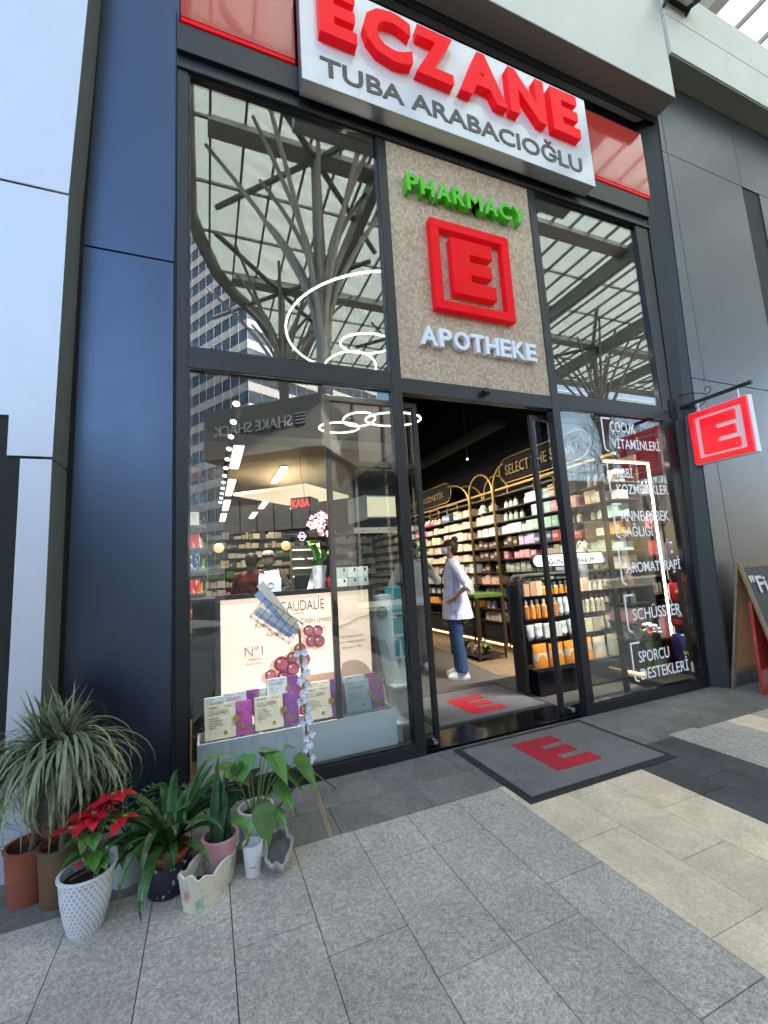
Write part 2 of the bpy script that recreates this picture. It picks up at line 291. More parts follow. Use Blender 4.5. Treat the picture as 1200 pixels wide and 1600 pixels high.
def warp(name, scale, dist, strength=1, rough=0):
    m = MATS[name]; n = m.node_tree.nodes; L = m.node_tree.links; p = n['Principled BSDF']; tc = n.new('ShaderNodeTexCoord'); t = n.new('ShaderNodeTexNoise'); t.inputs['Scale'].default_value = scale; t.inputs['Detail'].default_value = 3
    L.new(tc.outputs['Object'], t.inputs['Vector']); b = n.new('ShaderNodeBump'); b.inputs['Distance'].default_value = dist; b.inputs['Strength'].default_value = strength; L.new(t.outputs[0], b.inputs['Height']); L.new(b.outputs[0], p.inputs['Normal'])
    if rough:
        t2 = n.new('ShaderNodeTexNoise'); t2.inputs['Scale'].default_value = 7; t2.inputs['Detail'].default_value = 8; L.new(tc.outputs['Object'], t2.inputs['Vector']); r0 = p.inputs['Roughness'].default_value
        q = n.new('ShaderNodeMapRange'); q.inputs[1].default_value = .35; q.inputs[2].default_value = .7; q.inputs[3].default_value = r0 - rough; q.inputs[4].default_value = r0 + rough; L.new(t2.outputs[0], q.inputs[0]); L.new(q.outputs[0], p.inputs['Roughness'])
for k, sc_, d_, st_, rg_ in (('dark_clad', .8, .008, .35, .02), ('wall_clad', .8, .014, .4, .03), ('light_clad', .8, .008, .35, .02), ('coat_white', 9, .03, .9, 0), ('shirt_white', 9, .03, .9, 0), ('denim', 12, .015, .8, 0), ('taupe', 12, .015, .8, 0), ('cloth_black', 9, .02, .8, 0), ('red_panel', 2.5, .01, .5, 0), ('sign_white', 2, .006, .4, 0), ('black_gloss', 3, .01, .4, .06), ('leaf_dark', 30, .01, .5, 0), ('leaf_mid', 30, .01, .5, 0)): warp(k, sc_, d_, st_, rg_)

# ---------------------------------------------------------------- mesh builder
class MB:
    def __init__(s): s.v = []; s.f = []; s.m = []
    def add(s, v, f, mi=0, M=None):
        o = len(s.v); s.v += [tuple(M @ Vector(p)) if M else tuple(p) for p in v]
        for k, q in enumerate(f): s.f.append([i + o for i in q]); s.m.append(mi if isinstance(mi, int) else mi[k])
        return s
    def box(s, x0, x1, y0, y1, z0, z1, mi=0, M=None):
        v = [(x, y, z) for z in (z0, z1) for x, y in ((x0, y0), (x1, y0), (x1, y1), (x0, y1))]
        return s.add(v, [(3, 2, 1, 0), (4, 5, 6, 7), (0, 1, 5, 4), (1, 2, 6, 5), (2, 3, 7, 6), (3, 0, 4, 7)], mi, M)
    def hexa(s, v, mi=0): return s.add(v, [(3, 2, 1, 0), (4, 5, 6, 7), (0, 1, 5, 4), (1, 2, 6, 5), (2, 3, 7, 6), (3, 0, 4, 7)], mi)
    def prism(s, poly, z0, z1, M=None, mi=0):     # polygon in local xy, extruded in local z
        n = len(poly); v = [(x, y, z0) for x, y in poly] + [(x, y, z1) for x, y in poly]
        return s.add(v, [tuple(range(n))[::-1], tuple(range(n, 2 * n))] + [(i, (i + 1) % n, n + (i + 1) % n, n + i) for i in range(n)], mi, M)
    def tube(s, pts, r, n=8, mi=0, closed=False, cap=True, flat=1):
        pts = [Vector(p) for p in pts]; N = len(pts); rr = r if isinstance(r, (list, tuple)) else [r] * N; v = []; up = None
        for i, p in enumerate(pts):
            a = pts[(i - 1) % N] if (i or closed) else p; b = pts[(i + 1) % N] if (i < N - 1 or closed) else p
            t = (b - a).normalized()
            if up is None: up = t.orthogonal().normalized()
            up = (up - t * up.dot(t)).normalized(); sd = t.cross(up)
            for k in range(n): q = 2 * PI * k / n; v.append(p + (up * math.cos(q) + sd * math.sin(q) * flat) * rr[i])
        f = []
        for i in range(N if closed else N - 1):
            j = (i + 1) % N
            for k in range(n): f.append((i * n + k, i * n + (k + 1) % n, j * n + (k + 1) % n, j * n + k))
        if cap and not closed: f += [tuple(range(n))[::-1], tuple(range((N - 1) * n, N * n))]
        return s.add(v, f, mi)
    def lathe(s, prof, n=24, mi=0, c=(0, 0, 0), sx=1, sy=1, closed=False):   # prof [(r,z)...]
        v = []; f = []; P = len(prof)
        for r, z in prof:
            for k in range(n): q = 2 * PI * k / n; v.append((c[0] + r * math.cos(q) * sx, c[1] + r * math.sin(q) * sy, c[2] + z))
        for i in range(P - 1):
            for k in range(n): f.append((i * n + k, i * n + (k + 1) % n, (i + 1) * n + (k + 1) % n, (i + 1) * n + k))
        if not closed: f += [tuple(range(n))[::-1], tuple(range((P - 1) * n, P * n))]
        return s.add(v, f, mi)
    def loft(s, rings, n=20, mi=0, cap=True):      # rings [(center, rx, ry, yaw, tiltx)]
        v = []; f = []
        for r in rings:
            c, rx, ry = r[0], r[1], r[2]; yw = r[3] if len(r) > 3 else 0; M = Matrix.Rotation(yw, 3, 'Z')
            if len(r) > 4: M = M @ Matrix.Rotation(r[4], 3, 'Y')
            for k in range(n):
                q = 2 * PI * k / n; v.append(Vector(c) + M @ Vector((rx * math.cos(q), ry * math.sin(q), 0)))
        P = len(rings)
        for i in range(P - 1):
            for k in range(n): f.append((i * n + k, i * n + (k + 1) % n, (i + 1) * n + (k + 1) % n, (i + 1) * n + k))
        if cap: f += [tuple(range(n))[::-1], tuple(range((P - 1) * n, P * n))]
        return s.add(v, f, mi)
    def sphere(s, c, r, n=14, mi=0, sc=(1, 1, 1)):
        P = n // 2; pr = [(max(1e-4, math.sin(PI * i / P)) * r, -math.cos(PI * i / P) * r * sc[2]) for i in range(P + 1)]
        return s.lathe(pr, n, mi, c, sc[0], sc[1])
    def blade(s, pts, wid, side=None, fold=.25, mi=0, th=0):   # leaf strip along pts, 3 verts across
        pts = [Vector(p) for p in pts]; N = len(pts); v = []; f = []
        for i, p in enumerate(pts):
            t = (pts[min(i + 1, N - 1)] - pts[max(i - 1, 0)]).normalized()
            sd = Vector(side) if side else t.cross(Vector((0, 0, 1)))
            if sd.length < 1e-3: sd = Vector((1, 0, 0))
            sd = (sd - t * sd.dot(t)).normalized(); nn = sd.cross(t).normalized(); w_ = wid[i] if isinstance(wid, (list, tuple)) else wid
            v += [p - sd * w_ + nn * w_ * fold, p, p + sd * w_ + nn * w_ * fold]
        for i in range(N - 1):
            a = 3 * i; f += [(a, a + 1, a + 4, a + 3), (a + 1, a + 2, a + 5, a + 4)]
        return s.add(v, f, mi)
    def build(s, name, mats, parent=None, smooth=False, bevel=0, world=False, loc=None):
        me = bpy.data.meshes.new(name); off = Vector((0, 0, 0))
        if world and parent:
            q = parent
            while q: off += Vector(q.location); q = q.parent
        if loc: off = Vector(loc)
        me.from_pydata([tuple(Vector(p) - off) for p in s.v], [], s.f)
        mats = mats if isinstance(mats, (list, tuple)) else [mats]
        for x in mats: me.materials.append(MT(x))
        me.polygons.foreach_set('material_index', s.m); me.update()
        if smooth:
            me.polygons.foreach_set('use_smooth', [True] * len(me.polygons)); me.set_sharp_from_angle(angle=R(42))
        o = bpy.data.objects.new(name, me); COL.objects.link(o)
        if parent: o.parent = parent
        if loc: o.location = loc
        if bevel:
            b = o.modifiers.new('bevel', 'BEVEL'); b.width = bevel; b.segments = 2; b.limit_method = 'ANGLE'; b.angle_limit = R(50)
        return o
def tag(o, label=None, cat=None, group=None, kind=None):
    if label: o['label'] = label
    if cat: o['category'] = cat
    if group: o['group'] = group
    if kind: o['kind'] = kind
    return o
def thing(name, label, cat, loc=(0, 0, 0), rz=0, group=None):
    o = bpy.data.objects.new(name, None); COL.objects.link(o); o.location = loc; o.rotation_euler = (0, 0, rz); o.empty_display_size = .1
    return tag(o, label, cat, group)
def struct(name, mb, mats, **k): return tag(mb.build(name, mats, **k), kind='structure')
FAC = Matrix(((1, 0, 0, 0), (0, 0, -1, 0), (0, 1, 0, 0), (0, 0, 0, 1)))      # faces -y
SIDE = Matrix(((0, 0, -1, 0), (-1, 0, 0, 0), (0, 1, 0, 0), (0, 0, 0, 1)))    # faces -x
BACK = Matrix(((-1, 0, 0, 0), (0, 0, 1, 0), (0, 1, 0, 0), (0, 0, 0, 1)))     # faces +y
def T(x, y, z): return Matrix.Translation((x, y, z))
_tc = {}
def text(s, w, h, ext=.004, bold=0, bevel=0, res=3, spacing=1.0):
    key = (s, ext, bold, bevel, spacing)
    if key not in _tc:
        c = bpy.data.curves.new('t', 'FONT'); c.body = s; c.size = 1; c.offset = bold; c.extrude = .5; c.bevel_depth = bevel; c.resolution_u = res; c.space_character = spacing; c.bevel_resolution = 0
        o = bpy.data.objects.new('t', c); COL.objects.link(o); dg = bpy.context.evaluated_depsgraph_get(); me = bpy.data.meshes.new_from_object(o.evaluated_get(dg))
        v = [tuple(p.co) for p in me.vertices]; f = [tuple(p.vertices) for p in me.polygons]
        bpy.data.objects.remove(o); bpy.data.curves.remove(c); bpy.data.meshes.remove(me); _tc[key] = (v, f)
    v, f = _tc[key]; xs = [p[0] for p in v]; ys = [p[1] for p in v]; zs = [p[2] for p in v]; x0, x1, y0, y1, z0, z1 = min(xs), max(xs), min(ys), max(ys), min(zs), max(zs)
    kx = w / (x1 - x0) if w else h / (y1 - y0); ky = h / (y1 - y0) if h else kx
    return [((p[0] - x0) * kx, (p[1] - y0) * ky, (p[2] - z0) / (z1 - z0) * ext) for p in v], f
E_POLY = [(0, 0), (1, 0), (1, .25), (.42, .25), (.42, .385), (.93, .385), (.93, .615), (.42, .615), (.42, .75), (.97, .75), (.97, 1), (0, 1)]
def epoly(w, h): return [(x * w, y * h) for x, y in E_POLY]
def ringpoly(mb, w, h, t, d, M, mi=0):
    mb.box(0, w, 0, t, 0, d, mi, M); mb.box(0, w, h - t, h, 0, d, mi, M); mb.box(0, t, t, h - t, 0, d, mi, M); mb.box(w - t, w, t, h - t, 0, d, mi, M)

# ---------------------------------------------------------------- ground and paving
mb = MB(); mb.add([(-300, -400, -.035), (300, -400, -.035), (300, 300, -.035), (-300, 300, -.035)], [(0, 1, 2, 3)]); struct('ground', mb, 'granite_dark')
G = .0019
def slab(mb, x0, x1, y0, y1): 
    dz = rnd.uniform(-.0012, .0012); mb.box(x0 + G, x1 - G, y0 + G, y1 - G, -.03, dz)
grey, beige, dark, black = MB(), MB(), MB(), MB()
def column(mb, x0, x1, ys):
    for a, b in zip(ys, ys[1:]): slab(mb, x0, x1, b, a)
def run(start, first, L=.62, end=-9):
    ys = [start, first]
    while ys[-1] > end: ys.append(ys[-1] - L)
    return ys
for x0, f in ((.82, -.95), (1.13, -.95), (1.44, -.78), (.51, -1.33), (.20, -1.15), (-.11, -.98), (-.42, -1.35), (-.73, -1.1), (-1.04, -1.4), (-1.35, -1.0), (-1.66, -1.3), (-1.97, -1.1), (-2.28, -.9)):
    column(grey, x0, x0 + .31, run(-.64, f))
for x0, f in ((1.75, -1.25), (2.057, -.94), (2.364, -1.24)): column(beige, x0, x0 + .307, run(-.64, f, .61))
for i in range(3): column(black, 2.671 + i * .217, 2.671 + (i + 1) * .217, run(-.64, -.8 - .17 * ((i * 2) % 3), .45))
xx = 3.322
for i in range(22):
    ys = run(-.6, -.8 - .25 * ((i * 7) % 3), .55)
    for a, b in zip(ys, ys[1:]): slab(beige if ((i == 2 and a > -1) or (i * 5 + int(a * 3)) % 11 == 0) else grey, xx, xx + .31, b, a)
    xx += .31
x = -2.3
for row, (y0, y1) in enumerate(((0.0, -.36), (-.36, -.62))):
    x = -2.4 + .2 * row
    while x < 10:
        L_ = rnd.choice((.42, .55, .62)); slab(dark, x, min(x + L_, 10.1), y1 - (.02 if row else 0), y0); x += L_
struct('paving_grey', grey, 'granite_grey'); struct('paving_beige', beige, 'granite_beige'); struct('paving_dark', dark, 'granite_dark'); struct('paving_black', black, 'granite_black')
mb = MB(); mb.box(-2.4, 10.2, -9, 0, -.034, -.012); struct('joint_bed', mb, 'joint_grit')

# ---------------------------------------------------------------- shop shell
mb = MB(); mb.box(-.2, 5.1, .36, 12, -.03, 0); struct('floor', mb, None or 'kiosk_dark')
mb = MB(); mb.prism([(3.75, 3.85), (3.64, 3.2), (3.38, 1.57), (3.59, 1.42), (5.05, 1.1), (5.05, 9), (4.6, 9)], .0, .004); struct('floor_wood', mb, 'herringbone')
mb = MB(); mb.box(1.6, 3.14, .04, .36, -.03, 0.004); struct('threshold', mb, 'black_gloss')
mb = MB(); mb.box(-.2, 1.6, .04, .36, -.03, 0.002).box(3.14, 5.1, .04, .36, -.03, .002); struct('floor_edge', mb, 'black_matte')
mb = MB(); mb.box(-.3, -.14, .06, 12, -.03, 6.2); struct('wall_left', mb, 'shelf_dark')
mb = MB(); mb.box(5.02, 5.2, .06, 12, -.03, 6.2); struct('wall_right', mb, 'ceiling_dark')
mb = MB(); mb.box(-.3, 5.2, 12, 12.2, -.03, 6.2); struct('wall_back', mb, 'shelf_dark')
mb = MB(); mb.box(-.3, 5.2, .06, 12.2, 5.25, 5.4); struct('ceiling', mb, 'ceiling_dark')
mb = MB(); mb.box(-.14, 2.75, 2.8, 12, 3.13, 3.25); struct('ceiling_lower', mb, 'ceiling_brown')
# the block above and beside the shop
mb = MB(); mb.box(-20, -.3, .3, 14, -.03, 9.2).box(5.22, 30, .3, 14, -.03, 8.6).box(-.3, 5.22, .35, 14, 5.42, 9.0); tag(mb.build('mall_building', 'kiosk_dark'), 'dark upper volume of the mall block above and behind the shopfront', 'building')

# ---------------------------------------------------------------- shopfront
sf = thing('shopfront', 'black aluminium shopfront with glazed windows and mosaic panel over the open door', 'shopfront', (0, 0, 0))
fr = MB()
YF, YB = -.012, .07
def post(x0, x1, z0, z1, x0t=None, x1t=None):
    x0t = x0 if x0t is None else x0t; x1t = x1 if x1t is None else x1t
    fr.hexa([(x0, YF, z0), (x1, YF, z0), (x1, YB, z0), (x0, YB, z0), (x0t, YF, z1), (x1t, YF, z1), (x1t, YB, z1), (x0t, YB, z1)])
post(-.075, 0, 0, 5.12)
fr.box(0, 1.503, YF, YB, 0, .087); fr.box(3.235, 4.70, YF, YB, 0, .087)
post(1.503, 1.588, 0, 5.12); post(3.15, 3.235, 0, 5.12)
post(4.70, 4.79, 0, 5.12, 4.70, 4.90)
fr.box(0, 1.503, YF + .003, YB - .003, 2.786, 2.933); fr.box(1.588, 3.15, YF + .003, YB - .003, 2.77, 2.90); fr.box(3.235, 4.70, YF + .003, YB - .003, 2.786, 2.933)
fr.build('window_frame', 'black_frame', sf, bevel=.004)
mb = MB(); mb.box(-.075, 4.93, -.03, .07, 5.12, 5.16).box(-.075, 4.93, -.006, .07, 5.16, 5.25).box(-.075, 4.93, -.045, .07, 5.25, 5.49); mb.build('header_beam', 'black_frame', sf, bevel=.005)
for x0, x1 in ((0, 1.503), (3.235, 4.70)):
    for z0, z1 in ((.087, 2.789), (2.93, 5.12)):
        mb = MB(); mb.box(x0, x0 + .012, -.004, .05, z0, z1).box(x1 - .012, x1, -.004, .05, z0, z1).box(x0 + .012, x1 - .012, -.0035, .05, z0, z0 + .012).box(x0 + .012, x1 - .012, -.0035, .05, z1 - .012, z1); mb.build('glazing_bead', 'black_gloss', sf)
for x0, x1, z0, z1 in ((.012, 1.491, .099, 2.777), (3.247, 4.688, .099, 2.777), (.012, 1.491, 2.942, 5.108), (3.247, 4.688, 2.942, 5.108)):
    mb = MB(); mb.box(x0, x1, .02, .028, z0, z1); mb.build('glass_pane', 'shop_glass' if z0 < 1 else 'upper_glass', sf)
mb = MB(); mb.box(1.588, 3.15, .0, .05, 2.90, 5.12); mb.build('mosaic_panel', 'mosaic', sf)
for x0, x1 in ((-.05, .80), (3.9, 4.97)):
    mb = MB(); mb.box(x0, x1, -.06, .06, 5.53, 6.36).box(x0, x1, -.055, .06, 5.493, 5.53, 1); mb.build('red_panel', ['red_panel', 'red_acrylic'], sf)
mb = MB(); mb.box(-.05, 5.3, .0, .3, 5.50, 6.6); mb.build('recess_back', 'ceiling_dark', sf)
mb = MB(); mb.sphere((2.385, -.05, 2.845), .035, 16).box(2.36, 2.41, -.05, -.005, 2.83, 2.86); s_ = mb.build('door_sensor', 'black_gloss', sf, smooth=True)
# slim joint trim outside left of the frame
mb = MB(); mb.box(-.085, -.075, -.02, .05, 0, 5.6); mb.build('edge_trim', 'joint_black', sf)

def door(x0, x1, lab, knob):
    t = thing('sliding_door', lab, 'door', (x0, .12, 0), 0, 'sliding glass doors of the entrance')
    mb = MB(); s = .042; mb.box(x0, x0 + s, .10, .14, .01, 2.74).box(x1 - s, x1, .10, .14, .01, 2.74).box(x0 + s, x1 - s, .102, .138, .01, .075).box(x0 + s, x1 - s, .102, .138, 2.69, 2.74)
    mb.build('door_frame', 'black_frame', t, bevel=.003, world=True)
    mb = MB(); mb.box(x0 + s, x1 - s, .116, .122, .075, 2.69); mb.build('glass_pane', 'door_glass', t, world=True)
    mb = MB(); mb.tube([(knob, .10, .055), (knob, .06, .055)], [.016, .014], 12).tube([(knob, .06, .055), (knob, .045, .055)], [.02, .02], 12); mb.build('lock_knob', 'chrome', t, smooth=True, world=True)
door(.96, 1.765, 'sliding door leaf parked behind the left shop window', 1.70)
door(2.965, 3.82, 'sliding door leaf parked behind the right shop window', 3.05)

# ---------------------------------------------------------------- signs on the front
sg = thing('pharmacy_sign', 'big white sign box with raised red letters ECZANE over the entrance', 'sign', (2.3, -.2, 5.18))
mb = MB(); mb.box(.82, 3.885, -.195, -.065, 5.185, 6.22).box(.815, 3.89, -.205, -.195, 5.18, 6.225, 1); mb.build('sign_board', ['metal_silver', 'sign_white'], sg, bevel=.004, world=True)
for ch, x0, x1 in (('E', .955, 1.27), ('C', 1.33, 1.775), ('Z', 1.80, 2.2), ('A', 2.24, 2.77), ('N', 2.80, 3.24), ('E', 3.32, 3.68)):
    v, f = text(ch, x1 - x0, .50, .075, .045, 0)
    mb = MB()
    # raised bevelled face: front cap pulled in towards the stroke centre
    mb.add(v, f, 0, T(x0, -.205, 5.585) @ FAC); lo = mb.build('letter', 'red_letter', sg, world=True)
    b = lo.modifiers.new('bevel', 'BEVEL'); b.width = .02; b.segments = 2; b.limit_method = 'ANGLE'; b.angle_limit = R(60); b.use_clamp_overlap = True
v, f = text('TUBA ARABACIOĞLU', 2.76, .235, .006, .018)
mb = MB(); mb.add(v, f, 0, T(.965, -.205, 5.275) @ FAC); mb.build('lettering', 'sign_grey', sg, world=True)

t = thing('shop_lettering', 'green raised letters PHARMACY on the mosaic panel above the emblem', 'lettering', (1.7, 0, 4.6))
cx = 1.735
for ch, w_ in zip('PHARMACY', (.115, .135, .15, .125, .17, .15, .14, .135)):
    v, f = text(ch, w_, .17, .075, .03); mb = MB(); mb.add(v, f, 0, T(cx, -.005, 4.605) @ FAC); mb.build('letter', 'green_acrylic', t, world=True, bevel=.004); cx += w_ + .022
t = thing('shop_lettering', 'white raised letters APOTHEKE on the mosaic panel below the emblem', 'lettering', (1.75, 0, 3.2))
cx = 1.775
for ch, w_ in zip('APOTHEKE', (.16, .13, .16, .135, .14, .12, .14, .12)):
    v, f = text(ch, w_, .17, .05, .03); mb = MB(); mb.add(v, f, 0, T(cx, -.005, 3.2) @ FAC); mb.build('letter', 'white_acrylic', t, world=True, bevel=.004); cx += w_ + .016
t = thing('pharmacy_emblem', 'large raised red E inside a square red frame on the mosaic panel', 'sign', (2.35, 0, 3.55))
mb = MB(); ringpoly(mb, .84, .86, .085, .07, T(1.935, -.005, 3.545) @ FAC); mb.build('emblem_frame', 'red_acrylic', t, world=True, bevel=.004)
mb = MB(); mb.prism(epoly(.45, .54), 0, .075, T(2.13, -.005, 3.715) @ FAC); mb.build('emblem_letter', 'red_acrylic', t, world=True, bevel=.004)

# hanging sign on bracket
t = thing('hanging_sign', 'square red and white E sign hanging from a black scrolled bracket by the right wall', 'hanging sign', (4.95, -.4, 2.3))
mb = MB(); mb.box(4.935, 4.965, -.71, -.01, 2.915, 2.945).box(4.93, 4.97, -.72, -.71, 2.91, 2.95).box(4.80, 4.99, -.02, -.012, 2.80, 3.02)
def spiral(c, r0, r1, a0, a1, n=22): return [(c[0], c[1] + (r0 + (r1 - r0) * i / n) * math.cos(a0 + (a1 - a0) * i / n), c[2] + (r0 + (r1 - r0) * i / n) * math.sin(a0 + (a1 - a0) * i / n)) for i in range(n + 1)]
mb.tube([(4.95, -.03, 3.07), (4.95, -.15, 3.05), (4.95, -.28, 3.0)] + spiral((4.95, -.33, 3.02), .055, .012, -.4, -6.5), .0045, 6)
mb.tube(spiral((4.95, -.10, 2.86), .05, .01, 1.6, 8.5), .0045, 6).tube([(4.95, -.1, 2.91), (4.95, -.2, 2.86), (4.95, -.3, 2.9)], .0045, 6)
mb.build('bracket', 'black_matte', t, world=True)
for yy in (-.22, -.6): mb = MB(); mb.tube([(4.95, yy, 2.915), (4.95, yy, 2.82)], .006, 6); mb.build('hanger', 'metal_silver', t, world=True)
mb = MB(); mb.box(4.925, 4.985, -.69, -.12, 2.25, 2.82); mb.build('sign_board', 'white_acrylic', t, world=True, bevel=.006)
mb = MB(); ringpoly(mb, .545, .545, .052, .03, T(4.925, -.1325, 2.2625) @ SIDE); mb.build('emblem_frame', 'red_glow', t, world=True, bevel=.004)
mb = MB(); mb.prism(epoly(.34, .375), 0, .03, T(4.925, -.235, 2.345) @ SIDE); mb.build('emblem_letter', 'red_glow', t, world=True, bevel=.004)

# ---------------------------------------------------------------- cladding left and right, soffits
def strip(mb, pts, mi=0):   # pts: list of (x0,y0,x1,y1,z) -> vertical skin
    v = []; f = []
    for p in pts: v += [(p[0], p[1], p[4]), (p[2], p[3], p[4])]
    for i in range(len(pts) - 1): f.append((2 * i, 2 * i + 1, 2 * i + 3, 2 * i + 2))
    mb.add(v, f, mi)
cl = [(-.02, -.665, -.645), (2.05, -.66, -.64), (3.66, -.635, -.617), (5.1, -.58, -.575), (6.3, -.52, -.53), (9.3, -.45, -.46)]
def clx(z, k):
    for a, b in zip(cl, cl[1:]):
        if z <= b[0]: return a[k] + (b[k] - a[k]) * (z - a[0]) / (b[0] - a[0])
    return cl[-1][k]
lw = thing('clad_wall', 'pale metal panel wall standing forward at the left edge', 'wall', (-.66, -.27, 0))
LY = -.27
def lpanel(x0, z0, z1, name='wall_panel', y=LY, bv=.003):
    a, b = clx(z0, 1), clx(z1, 1); a2, b2 = clx(z0, 2) , clx(z1, 2)
    mb = MB(); mb.hexa([(x0, y, z0), (a, y, z0), (a, .2, z0), (x0, .2, z0), (x0, y, z1), (b, y, z1), (b, .2, z1), (x0, .2, z1)])
    mb.m = [0, 0, 0, 1, 0, 0]
    mb.build(name, ['light_clad', 'clad_edge'], lw, world=True, bevel=bv)
lpanel(-.80, .165, 2.05); lpanel(-.80, -.02, .16, 'wall_plinth'); 
lpanel(-3.2, 2.285, 3.655, bv=0); lpanel(-.857, 2.065, 2.285, bv=0); lpanel(-3.2, 3.67, 6.6); lpanel(-3.2, 6.615, 9.3)
mb = MB(); mb.box(-3.2, -.86, -.1, .2, -.02, 2.28).box(-.86, -.80, -.12, .2, -.02, 2.065); mb.build('recessed_panel', 'wall_clad', lw, world=True)
mb = MB(); mb.box(-3.2, -.72, LY + .01, .19, .1, 9.28); mb.build('joint_backing', 'joint_black', lw, world=True)

t = thing('clad_column', 'dark glossy metal clad column between pale wall and left window', 'column', (-.35, 0, 0))
for z0, z1 in ((-.02, 3.535), (3.545, 6.6), (6.61, 9.2)):
    a, b = clx(z0, 2), clx(z1, 2); a2 = -.088; b2 = -.088 if z1 < 3.6 else -.045
    if z0 > 3.6 and z0 < 5: pass
    mb = MB(); mb.hexa([(a, -.01, z0), (a2, -.01, z0), (a2, .2, z0), (a, .2, z0), (b, -.01, z1), (b2, -.01, z1), (b2, .2, z1), (b, .2, z1)])
    mb.build('column_panel', 'dark_clad', t, world=True, bevel=.003)
mb = MB(); mb.box(-.7, -.09, .0, .19, 0, 9.1); mb.build('joint_backing', 'joint_black', t, world=True)

# right jamb return and right wall (they lean slightly outwards with height, as in the photo)
def jx(z): return 4.795 + .165 * z / 5.5          # inner edge at y=0
def wx(z): return 4.885 + .30 * z / 6.5           # corner at y=-.14
t = thing('clad_wall', 'dark blue grey metal panel wall right of the shopfront', 'wall', (5.5, -.14, 0))
mb = MB(); mb.hexa([(jx(0), .0, -.02), (wx(0), -.14, -.02), (wx(0) + .02, .2, -.02), (jx(0), .2, -.02), (jx(6.6), .0, 6.6), (wx(6.6), -.14, 6.6), (wx(6.6) + .02, .2, 6.6), (jx(6.6), .2, 6.6)])
mb.build('jamb_panel', 'jamb_dark', t, world=True)
def rpan(xa, xb, z0, z1, lean0=False):
    mb = MB(); g = .004
    X0, X1 = (wx(z0) + .012, wx(z1) + .012) if lean0 else (xa + g, xa + g)
    mb.hexa([(X0, -.145, z0 + g), (xb - g, -.145, z0 + g), (xb - g, .2, z0 + g), (X0, .2, z0 + g), (X1, -.145, z1 - g), (xb - g, -.145, z1 - g), (xb - g, .2, z1 - g), (X1, .2, z1 - g)])
    mb.build('wall_panel', 'wall_clad', t, world=True, bevel=.002)
for z0, z1 in ((0, 3.24), (3.24, 6.12), (6.12, 7.2)):
    rpan(0, 5.24 if z0 < 3 else 5.27, z0, z1, True); rpan(5.24 if z0 < 3 else 5.27, 6.72, z0, z1)
rpan(6.72, 12, 6.12, 7.2); rpan(6.72, 12, 0, 2.9); rpan(7.1, 12, 2.9, 6.12)
mb = MB(); mb.hexa([(wx(0) + .004, -.13, -.02), (12, -.13, -.02), (12, .19, -.02), (wx(0) + .004, .19, -.02), (wx(7.2) + .004, -.13, 7.2), (12, -.13, 7.2), (12, .19, 7.2), (wx(7.2) + .004, .19, 7.2)]); mb.build('joint_backing', 'joint_black', t, world=True)

t = thing('entrance_soffit', 'pale boxed overhang with brown underside above the white sign', 'canopy', (2, -.36, 6.6))
mb = MB(); mb.box(-.5, 2.52, -.365, .3, 6.615, 9.25).box(2.527, 5.2, -.365, .3, 6.615, 9.25); mb.build('fascia', 'soffit_face', t, world=True, bevel=.003)
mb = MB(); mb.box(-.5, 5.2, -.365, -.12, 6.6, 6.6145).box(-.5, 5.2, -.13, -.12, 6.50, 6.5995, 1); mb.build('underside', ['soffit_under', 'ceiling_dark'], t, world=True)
t = thing('roof_fascia', 'pale double fascia band running off to the right under the glass roof', 'fascia', (8, -.4, 7.2))
mb = MB(); mb.box(5.21, 14, -.40, .3, 7.2, 7.735).box(5.21, 14, -.40, .3, 7.745, 8.27).box(5.21, 14, -.38, .3, 7.735, 7.745, 1); mb.build('fascia', ['soffit_face', 'joint_black'], t, world=True, bevel=.002)
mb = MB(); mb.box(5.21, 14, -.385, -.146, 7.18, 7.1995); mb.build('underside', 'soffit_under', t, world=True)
t = thing('floodlight', 'black box floodlight fixed to the fascia at the top right', 'floodlight', (5.35, -.45, 7.95))
M_ = T(5.42, -.50, 7.98) @ Matrix.Rotation(R(25), 4, 'X')
mb = MB(); mb.box(-.22, .22, -.12, .12, -.07, .09, 0, M_); mb.build('housing', 'black_matte', t, world=True, bevel=.03)
mb = MB(); mb.box(-.17, .12, -.085, .0, -.078, -.071, 0, M_); mb.build('lens', 'metal_silver', t, world=True)
mb = MB(); mb.tube([(5.2, -.4, 7.82), (5.2, -.5, 7.9)], .02).tube([(5.62, -.4, 7.9), (5.62, -.5, 7.98)], .02); mb.build('bracket', 'black_matte', t, world=True)

# ---------------------------------------------------------------- decals on the right window
def bracket_pts(z1, z0, x=3.80): return [(x + .115, z1), (x, z1), (x, z0 + .05), (x + .012, z0 + .015), (x + .05, z0)]
decs = [('top of six white vinyl window captions, reading ÇOCUK VİTAMİNLERİ', 2.745, 2.40, [('ÇOCUK', 3.905, .36, 2.60), ('VİTAMİNLERİ', 3.905, .70, 2.435)]),
        ('second white vinyl window caption, reading TIBBİ KOZMETİKLER', 2.30, 1.96, [('TIBBİ', 3.89, .25, 2.13), ('KOZMETİKLER', 3.89, .74, 1.965)]),
        ('third white vinyl window caption, reading ANNE BEBEK SAĞLIĞI', 1.865, 1.53, [('ANNE BEBEK', 3.89, .70, 1.69), ('SAĞLIĞI', 3.89, .42, 1.535)]),
        ('fourth white vinyl window caption, reading AROMATERAPİ', 1.425, 1.08, [('AROMATERAPİ', 3.875, .78, 1.185)]),
        ('fifth white vinyl window caption, reading SCHÜSSLER', .975, .63, [('SCHÜSSLER', 3.88, .68, .735)]),
        ('lowest white vinyl window caption, reading SPORCU DESTEKLERİ', .53, .185, [('SPORCU', 3.885, .42, .345), ('DESTEKLERİ', 3.885, .67, .19)])]
